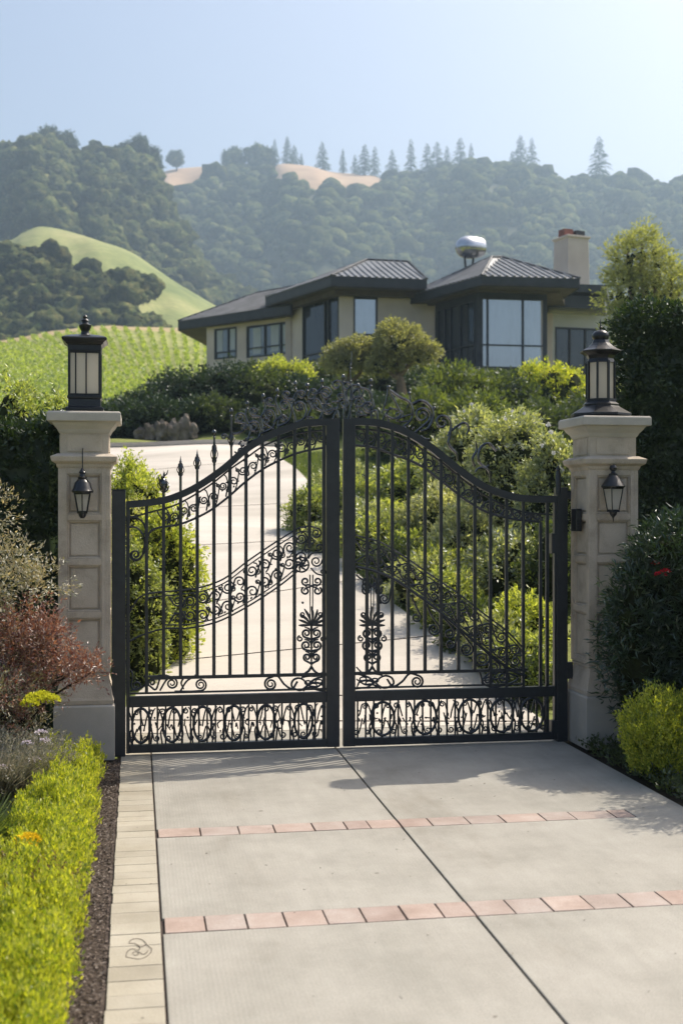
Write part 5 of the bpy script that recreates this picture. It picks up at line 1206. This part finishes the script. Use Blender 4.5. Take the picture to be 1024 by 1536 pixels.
shrub('low_bush', ground(0, 1480)+np.array([-.06, .2, 0]), .12, .24, 6000, Lf['mid'], 'low dark green bush tucked under the brown perennial', None, 61, L=.022, nl=6, stems=False)
def spray_shrub(base, label):
    """loose red-bronze shrub with long arching shoots"""
    base = np.array(base, float); e = empty('bronze_shrub', base, label, 'shrub'); rng = np.random.default_rng(33)
    for part, tips, mat, n in (('green_foliage', [(-12,872,.2),(8,880,.13),(30,864,.07),(46,872,.04),(-20,900,.22),(8,905,.14),(-40,960,.25),(-60,850,.3)], Lf['redgreen'], 12000),
                            ('red_foliage', [(0,955,.15),(28,950,.12),(52,962,.09),(70,960,.05),(20,985,.14),(-5,1010,.18),(60,1005,.08),(85,1012,.07),(104,1003,.055),(120,1006,.04),(138,1012,.028),(80,1028,.06),(40,1005,.10),(-25,990,.2)], Lf['red'], 15000),
                            ('lower_foliage', [(14,1050,.15),(34,1085,.11),(-10,1100,.18),(48,1040,.07),(20,1130,.13),(-30,1050,.2),(40,1150,.07),(10,1175,.10)], Lf['redgreen'], 11000)):
        lb = []
        for px, py, r in tips:
            for k_ in range(6):
                o_ = rng.normal(size=3)*r*.85; lb.append((cam_pt(px, py, 8.0+rng.uniform(-.1, .1))+o_, np.full(3, max(r*.42*rng.uniform(.7, 1.3), .03))))
        crown(part, lb, n, .029, [mat, mat], e, seed=len(part), per=10, tl=4.6, spread=.6, core=0, aspect=.34)
    b = MB(); 
    for px, py in ((8, 868), (50, 868), (48, 965), (98, 1010), (138, 1008), (20, 1070), (-20, 900), (118, 1000)):
        T = cam_pt(px, py, 8.0); b.tube(catmull([base+rng.normal(size=3)*[.05, .05, 0], (base+T)/2+np.array([-.05, 0, .12]), T], 6), [.012]*6+[.008]*6+[.003], 5, ref=(.2, .9, .1))
    b.build('stems', M['twig'], e)
spray_shrub(foot(5, 8.05), 'loose bronze-red shrub with shoots reaching across the left pillar base')
e = clump('yellow_perennial', foot(64, 7.65), .10, .46, 260, Lf['grass'], 'bright yellow flower cluster on dark stems before the left pillar plinth', 'perennial', 5, wd=.004, droop=.1)
flower_heads(e, [cam_pt(52, 1050, 7.6), cam_pt(77, 1052, 7.6), cam_pt(64, 1047, 7.65), cam_pt(46, 1058, 7.55)], petal('chartreuse_flowers', (.6, .6, .05)), .048, 190, seed=6, flat=.7)
e = clump('white_perennial', foot(58, 7.35), .12, .40, 300, Lf['grass'], 'pale lilac-white flowers low beside the end of the dwarf hedge', 'perennial', 9, wd=.004, droop=.2)
flower_heads(e, [cam_pt(62, 1100, 7.3), cam_pt(52, 1140, 7.2), cam_pt(42, 1116, 7.3), cam_pt(2, 1152, 7.1), cam_pt(68, 1112, 7.3)], Fl['lilac'], .03, 50, seed=8, flat=.5)

# right of the drive
def oleander():
    base = foot(992, 8.95); e = empty('oleander', base, 'dark glossy oleander with one pink-red flower beside the right pillar', 'shrub')
    rng = np.random.default_rng(12); T = [(1010,835,.22),(985,850,.16),(1030,870,.3),(960,900,.17),(990,920,.25),(950,950,.18),(1000,980,.3),(955,1000,.18),(975,1040,.2),(1030,1040,.3),(945,925,.1),(1060,850,.3),(1060,960,.35),(962,865,.09),(940,1030,.1)]
    lb = [(cam_pt(px, py, 8.85+rng.uniform(-.15, .25)), np.array([r, r, r])) for px, py, r in T]
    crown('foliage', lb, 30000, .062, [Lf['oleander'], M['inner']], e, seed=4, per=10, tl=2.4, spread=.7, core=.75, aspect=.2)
    b = MB()
    for px, py, r in T[::2]:
        t = cam_pt(px, py, 8.95); b.tube(catmull([base+rng.normal(size=3)*[.06, .06, 0], (base+t)/2+rng.normal(size=3)*.03, t], 5), .010, 5, ref=(.2, .9, .1))
    b.build('stems', M['twig'], e)
    flower_heads(e, [cam_pt(997, 859, 8.5), cam_pt(990, 863, 8.5)], Fl['pink'], .035, 60, seed=1, flat=.6)
    flower_heads(e, [cam_pt(983, 846, 8.6)], petal('dark_red_petals', (.25, .02, .02)), .03, 40, seed=2)
oleander()
b0_ = np.array([4.33, 7.45, 0.])
shrub('oleander', b0_, .48, 2.0, 14000, Lf['oleander'], 'dark oleander standing just past the right edge of the picture', None, 71, L=.065, nl=12, aspect=.2, core=.6, cat='shrub')
def upright_bush(name, base, r, h, n, mat, label, seed):
    rng = np.random.default_rng(seed); base = np.array(base, float); e = empty(name, base, label, 'shrub'); q = NP()
    a = rng.uniform(0, 6.28, n); rr = np.sqrt(rng.random(n)); f = rng.uniform(.05, 1, n)
    top = h*(1-.35*rr**2)*(1+.13*np.sin(a*5+rr*7)+.1*np.sin(a*11)); P = base+np.stack([np.cos(a)*rr*r*(.75+.3*f), np.sin(a)*rr*r*(.75+.3*f), top*f], 1)
    D = np.stack([np.cos(a)*rr*.5, np.sin(a)*rr*.5, np.full(n, 1.)], 1)+rng.normal(size=(n, 3))*.2
    twigs(q, P, D, .10, rng, 14, .024, .010, 0, .6, .3); crown_core = MB(); crown_core.lathe(base[0], base[1], [(r*.3, base[2]), (r*.62, base[2]+h*.3), (r*.6, base[2]+h*.5), (r*.2, base[2]+h*.66)], 10); crown_core.build('inner_branches', mat, e); q.build('foliage', [mat], e); return e
upright_bush('golden_bush', ground(990, 1168), .24, .50, 2300, Lf['yellow'], 'golden yellow-green bush in front of the oleander', 21)
upright_bush('golden_bush', ground(1052, 1150), .3, .46, 1500, Lf['yellow'], 'second golden bush cut by the right edge of the picture', 22)
rng = np.random.default_rng(4); n = 2600; P = np.column_stack([XR+.05+rng.random(n)**1.3*1.7, rng.uniform(5.2, 8.75, n), rng.uniform(-.02, .05, n)]); q = NP()
twigs(q, P, rng.normal(size=(n, 3))*[.6, .6, .3]+[0, 0, .7], .08, rng, 8, .035, .016, 0, .7, .2); o = q.build('ground_cover', [Lf['deepgreen']]); tagp(o, 'low dark ground cover in the bed right of the drive', kind='stuff')

# ------------------------------------------------------------------ planting behind the gate
GR = 'bushes on the bank right of the drive'
def bush(px, d, rpx, top, mat, label, seed, n=9000, Lpx=7, group=GR, cat='bush', nm='garden_bush', **kw):
    b0 = foot(px, d); zt = zz(top, d); r = rpx/F*d; h = zt-b0[2]; L = Lpx/F*d
    return shrub(nm, b0-np.array([0, 0, .05]), r, h+.05, int(n), Lf[mat], label, group, seed, L=L, cat=cat, ry=kw.pop('ry', r), **kw)
BL = [
 (783,12.3,50,903,'lime','bright lime bush low beside the right hinge post',12000),
 (735,13.1,52,915,'deepgreen','dark low bush between the lime bush and the drive edge',9000),
 (688,14.1,45,875,'olive','olive-green bush on the drive edge under the diagonal band',9000),
 (655,15.2,45,835,'lime','yellow-green bush where the diagonal band crosses the fourth bar',9000),
 (612,16.4,38,815,'mid','small leafy bush on the drive edge near the ornament',8000),
 (572,17.6,34,800,'olive','low olive bush behind the upper end of the diagonal band',7000),
 (822,13.0,50,800,'deepgreen','dark bush hidden behind the right hinge stile',9000),
 (765,14.2,62,800,'rose','dark green bush in the middle of the right bank',12000),
 (700,15.6,50,770,'grey','grey-green bush in the middle of the right bank',12000),
 (645,17.0,48,745,'grey','silvery bush under the falling top rail',12000),
 (566,19.6,44,768,'lime','rounded lime bush right of the meeting stiles',11000),
 (600,19.3,34,775,'mid','green bush touching the rounded lime one',8000),
 (617,21.5,48,700,'mid','mid-green bush below the start of the rose bushes',10000),
 (560,25.0,42,728,'mid','low dark mound on the lawn seen right of the meeting stile',8000),
 (604,24.0,34,715,'rose','dark mound at the right end of the lawn',7000),
 (728,18.2,62,690,'rose','tall bush behind the grey-green one',12000),
 (640,27.0,52,602,'soft','green mound behind the crest scrolls',11000),
 (690,30.0,62,562,'soft','highest rounded mound under the glazed corner of the house',12000),
 (722,26.0,52,596,'soft','yellow-green mound in front of the highest one',11000),
 (600,31.0,42,622,'deepgreen','dark bush left of the green mounds below the olive tree',8000),
 (765,31.0,48,575,'deepgreen','dark bush between the mounds and the golden topiary',9000),
 (880,30.0,60,600,'deepgreen','dark bush behind the right lantern',8000),
 (800,29.0,50,612,'deepgreen','dark bush under the golden topiary',8000),
]
for i, (px, d, r, top, mt, lab, n) in enumerate(BL): bush(px, d, r*.9, top+4, mt, lab, 100+i, n*.85, 8.0)
ORD = ['first', 'second', 'third', 'fourth', 'fifth', 'sixth', 'seventh', 'eighth', 'ninth', 'tenth', 'eleventh', 'twelfth']
for i, t_ in enumerate(np.linspace(.5, 4.6, 12)):
    k = int(t_); f_ = t_-k; px = Rp[k+1][0]*(1-f_)+Rp[k+2][0]*f_; py = Rp[k+1][1]*(1-f_)+Rp[k+2][1]*f_; P0 = ground(px, py); rr_ = .20+.06*(i % 3)+.02*i
    P0 = P0+np.array([rr_*.75, rr_*.35, 0]); P0[2] = float(H(P0[0], P0[1]))-.03
    shrub('edging_bush', P0, rr_, .34+.05*((i*2) % 3)+.03*i, 4500, Lf[['deepgreen', 'mid', 'rose'][i % 3]], ORD[i]+' low bush along the right edge of the upper drive, counted from the gate', 'low bushes edging the upper drive', 400+i, L=.045+.003*i, cat='bush', nl=7)
# rose bushes with white blossoms
rng = np.random.default_rng(9)
BLS = {0: [(695,617),(714,628),(706,606),(688,640),(727,640)], 1: [(757,628),(767,616),(785,620),(800,635),(748,671),(760,668),(770,668),(784,672),(777,664),(793,705),(805,690),(775,712)], 2: [(821,637),(825,648),(829,680),(838,700),(841,705),(812,668)]}
for j, (px, d, r, top, lab) in enumerate(((700,18.2,58,630,'white-flowered rose bush rising behind the falling rail'), (765,16.2,66,622,'largest white-flowered rose bush, left of the right pillar'), (832,14.8,44,646,'white-flowered rose bush partly behind the right pillar'))):
    e = bush(px, d, r, top+4, 'rose', lab, 140+j, 26000, 7, 'rose bushes with white flowers', 'rose bush', 'rose_bush', core=.78)
    for (bx_, by_) in BLS[j]:
        c = cam_pt(bx_, by_, d-r/F*d*.75); q = NP(); k = 9; a = np.arange(k)*2.4; dd = np.stack([np.cos(a), -.6*np.ones(k), np.sin(a)], 1); q.leaves(np.tile(c, (k, 1))+rng.normal(size=(k, 3))*.004, dd, .036*rng.uniform(.6, 1.1), .032, rng, nb=np.array([0, -1., .2])); q.build('blossom', [Fl['white']], e)
# left side behind the gate
GL = 'bushes left of the drive behind the gate'
bush(205,14.6,40,686,'lime','rounded lime bush behind the left pillar and post',160,15000,6,GL,core=.82)
bush(250,12.2,46,770,'lime','tall yellow-green bush seen through the left leaf',161,17000,6.5,GL,core=.8)
bush(214,11.6,36,830,'mid','green bush against the left hinge stile',162,11000,6.5,GL)
bush(262,12.9,32,850,'mid','narrow green bush behind the tall yellow-green one',163,9000,6.5,GL)
bush(205,13.2,34,765,'olive','olive bush between the left post and the tall yellow-green bush',164,8000,6.5,GL)
bush(468,20.2,34,744,'mid','dark leafy bush behind the left meeting stile',165,11000,6,'bushes in the bend of the drive')
bush(487,18.2,26,800,'rose','lower bush behind the left meeting stile',166,8000,6,'bushes in the bend of the drive')
# dark hedge bushes beyond the bend
GD = 'dark bushes beyond the bend of the drive'
DB = [(150,37,34,606,'dark','dark bush right behind the cap of the left pillar'),(185,37.2,30,612,'dark','small dark bush next to the left pillar cap'),(240,37,28,606,'dark','low dark bush before the start of the rising row'),(165,38.5,34,622,'dark','leftmost low dark bush beside the left pillar'),(198,38.5,32,606,'dark','low dark bush second from the left pillar'),(228,39,34,590,'dark','dark bush where the row starts to rise'),(262,40,42,566,'dark','tall dark bush standing before the vineyard'),(305,39.5,46,562,'dark','dark bush under the left corner of the house'),(350,38.8,48,556,'dark','dark bush under the small window'),(392,38.2,42,566,'deepgreen','greener bush under the wide window'),(430,38.5,36,572,'dark','dark bush right of the greener one'),(462,38,36,580,'dark','dark bush behind the crest, left of centre'),(500,37.5,36,585,'dark','dark bush behind the centre of the crest'),(540,36.5,36,590,'dark','dark bush below the olive tree'),(575,35,34,600,'dark','dark bush left of the olive trunk'),(330,37.3,34,604,'deepgreen','lower bush in front of the row, above the stones'),(290,37.6,30,606,'dark','lower dark bush just left of the one above the stones'),(410,36.6,38,618,'dark','lower dark bush right of the stones'),(450,36.2,34,626,'deepgreen','lower green bush behind the rising rail')]
for i, (px, d, r, top, mt, lab) in enumerate(DB): bush(px, d, r, top, mt, lab, 200+i, 6500, 5.5, GD)
for i, (px, d, r, top, mt, lab) in enumerate([(585,44,34,560,'deepgreen','dark bush behind the pale olive trunk'),(545,44.5,30,566,'deepgreen','dark bush between the two olive trees'),(614,43,26,574,'dark','dark low bush just right of the olive trunk'),(411,43.5,20,546,'lime','bright upright bush under the wide window'),(447,43.5,16,552,'lime','smaller bright bush under the column of the house'),(425,44,16,552,'mid','green bush between the two bright ones'),(380,46,26,556,'deepgreen','dark bush by the wall of the left wing'),(640,45,34,560,'deepgreen','dark bush by the house right of the olive tree'),(668,44,30,566,'dark','dark bush under the left glazed face'),(730,43,36,565,'deepgreen','dark bush under the glazed corner'),(780,42,34,570,'deepgreen','dark bush behind the golden topiary'),(480,46,26,556,'deepgreen','dark bush under the recessed window')]): bush(px, d, r, top, mt, lab, 230+i, 6000, 5, 'bushes at the foot of the house')
bush(834,36,46,551,'yellow','wide golden topiary bush on dark stems left of the right lantern',250,15000,5,None,'bush','topiary_bush',core=.9)
bush(795,36.3,26,556,'yellow','small golden topiary bush joined to the wide one',251,7000,5,None,'bush','topiary_bush',core=.9)
# rocks at the foot of the dark bushes
M['rock'] = surf('grey_rock', [(.10, .085, .07), (.17, .145, .12), (.26, .23, .19)], 3, .95, .8, 12, spec=.1)
for i, (px, top, rp, lab) in enumerate([(212,640,10,'leftmost low boulder beyond the drive bend'),(226,634,10,'boulder second from the left in the row'),(241,628,11,'upright boulder in the middle of the row'),(259,630,11,'broad boulder right of the upright one'),(277,624,11,'pale tall boulder near the right end of the row'),(290,636,9,'last boulder on the right of the row')]):
    c = foot(px, 36.3); r = rp/F*36.3; h = zz(top, 36.3)-c[2]; q = NP(); T = lumpy(ICO3, .5, 70+i, 1.3); T = np.round(T*5)/5*.5+T*.5
    q.add(T*[r, r, h*.62]+c+[0, 0, h*.35], ICO3[1]); o = q.build('boulder', [M['rock']], origin=c); tagp(o, lab, 'boulder', 'boulders beyond the bend of the drive')
c = ground(600, 897)+np.array([.12, 0, 0]); q = NP(); T = lumpy(ICO3, .35, 91, 1.5); q.add(T*[.10, .08, .085]+c+[0, 0, .05], ICO3[1])
o = q.build('garden_stone', [surf('pink_stone', [(.30, .17, .15), (.48, .34, .31)], 12, .8, .4, 40)], origin=c); tagp(o, 'small pinkish stone at the edge of the upper drive', 'stone')
# olive tree near the house
def tree(name, base, trunk, tips, mat, label, cat, n, L, seed, tr=.12, group=None, barkm='bark', **kw):
    rng = np.random.default_rng(seed); base = np.array(base, float); e = empty(name, base, label, cat, group); b = MB(); tk = [np.array(p) for p in trunk]
    b.tube(catmull(tk, 6), np.linspace(tr*1.3, tr*.7, (len(tk)-1)*6+1), 9, ref=(.1, 1, 0))
    for c, r in tips: b.tube(catmull([tk[-1]-np.array([0, 0, .1]), (tk[-1]+c)/2+rng.normal(size=3)*.12-np.array([0, 0, r[2]*.15]), c, c+unit(c-tk[-1])*r*.5], 5), np.linspace(tr*.6, tr*.12, 16), 6, ref=(.1, 1, 0))
    b.build('trunk', M[barkm], e); lb = []
    for c, r in tips: lb += lobes_of(c, r, 7, rng, (.3, .45), -.5)
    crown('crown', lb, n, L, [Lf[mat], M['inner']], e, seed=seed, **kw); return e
d = 40.; k = d/F
tree('olive_tree', foot(603, d), [foot(603, d), cam_pt(602, 585, d), cam_pt(598, 562, d)], [(cam_pt(604, 520, d), np.array([46, 46, 32])*k), (cam_pt(626, 532, d), np.array([28, 28, 20])*k), (cam_pt(575, 545, d), np.array([24, 24, 18])*k)], 'olivetree', 'olive tree with pale forked trunk before the middle block of the house', 'tree', 24000, .10, 41, .16, core=.55, tl=2.2)
tree('olive_tree', foot(525, d+1), [foot(525, d+1), cam_pt(523, 590, d+1), cam_pt(522, 570, d+1)], [(cam_pt(520, 540, d+1), np.array([40, 40, 28])*k), (cam_pt(545, 530, d+1), np.array([26, 26, 20])*k)], 'olivetree', 'lower olive tree left of the one with the pale trunk', 'tree', 17000, .10, 42, .12, core=.55, tl=2.2)
d = 34.; k = d/F
tree('feathery_tree', foot(960, d), [foot(960, d), cam_pt(962, 600, d), cam_pt(960, 520, d)], [(cam_pt(942, 395, d), np.array([26, 26, 36])*k), (cam_pt(962, 385, d), np.array([30, 30, 38])*k), (cam_pt(985, 425, d), np.array([34, 34, 40])*k), (cam_pt(930, 445, d), np.array([28, 28, 38])*k), (cam_pt(964, 460, d), np.array([44, 44, 50])*k), (cam_pt(1010, 455, d), np.array([30, 30, 40])*k), (cam_pt(940, 495, d), np.array([30, 30, 30])*k)], 'willow', 'feathery light green tree rising above the right hedge', 'tree', 24000, .11, 43, .2, core=.3, tl=3.6, aspect=.3, spread=.6)
# grass on the lawn in the bend
rng = np.random.default_rng(8); n = 22000; px = rng.uniform(425, 620, n); dd = rng.uniform(17, 33, n); a = (px-CX)/F; Xg = dd*(SY+a*CY); Yg = dd*(CY-a*SY)
# keep off the drive: drop points left of its right edge
eR = RG[np.argsort(RG[:, 1])]; keep = Xg > np.interp(Yg, eR[:, 1], eR[:, 0])+.05; Xg, Yg = Xg[keep], Yg[keep]; n = len(Xg)
q = NP(); q.leaves(np.column_stack([Xg, Yg, H(Xg, Yg)-.03]), rng.normal(size=(n, 3))*.35+[0, 0, 1], rng.uniform(.05, .12, n), .02, rng); o = q.build('lawn_grass', [Lf['grass']]); tagp(o, 'mown grass beside the bend of the drive', kind='stuff')

# small fallen leaves and grit on the drive
rng = np.random.default_rng(31); n = 150; P = np.column_stack([rng.uniform(XL, XR, n), rng.uniform(3.4, 9.8, n), np.full(n, .004)]); q = NP(); q.leaves(P, rdir(rng, n)*[1, 1, .12], rng.uniform(.006, .02, n), rng.uniform(.004, .009, n), rng, nb=np.array([0, 0, 1.]))
o = q.build('leaf_litter', [M['chip']]); tagp(o, 'tiny fallen leaves and grit on the drive', kind='stuff')
# ------------------------------------------------------------------ air
hz = MB(); hz.box((-1900, -150, -9), (1900, 1700, 330)); m, nt, out = newmat('haze'); v = N(nt, 'ShaderNodeVolumePrincipled'); v.inputs['Color'].default_value = (.58, .79, 1.0, 1); v.inputs['Density'].default_value = .0005; v.inputs['Anisotropy'].default_value = .3
nt.links.new(v.outputs[0], out.inputs['Volume']); o = hz.build('haze', m); tagp(o, 'thin bluish air haze over the hills', kind='stuff')
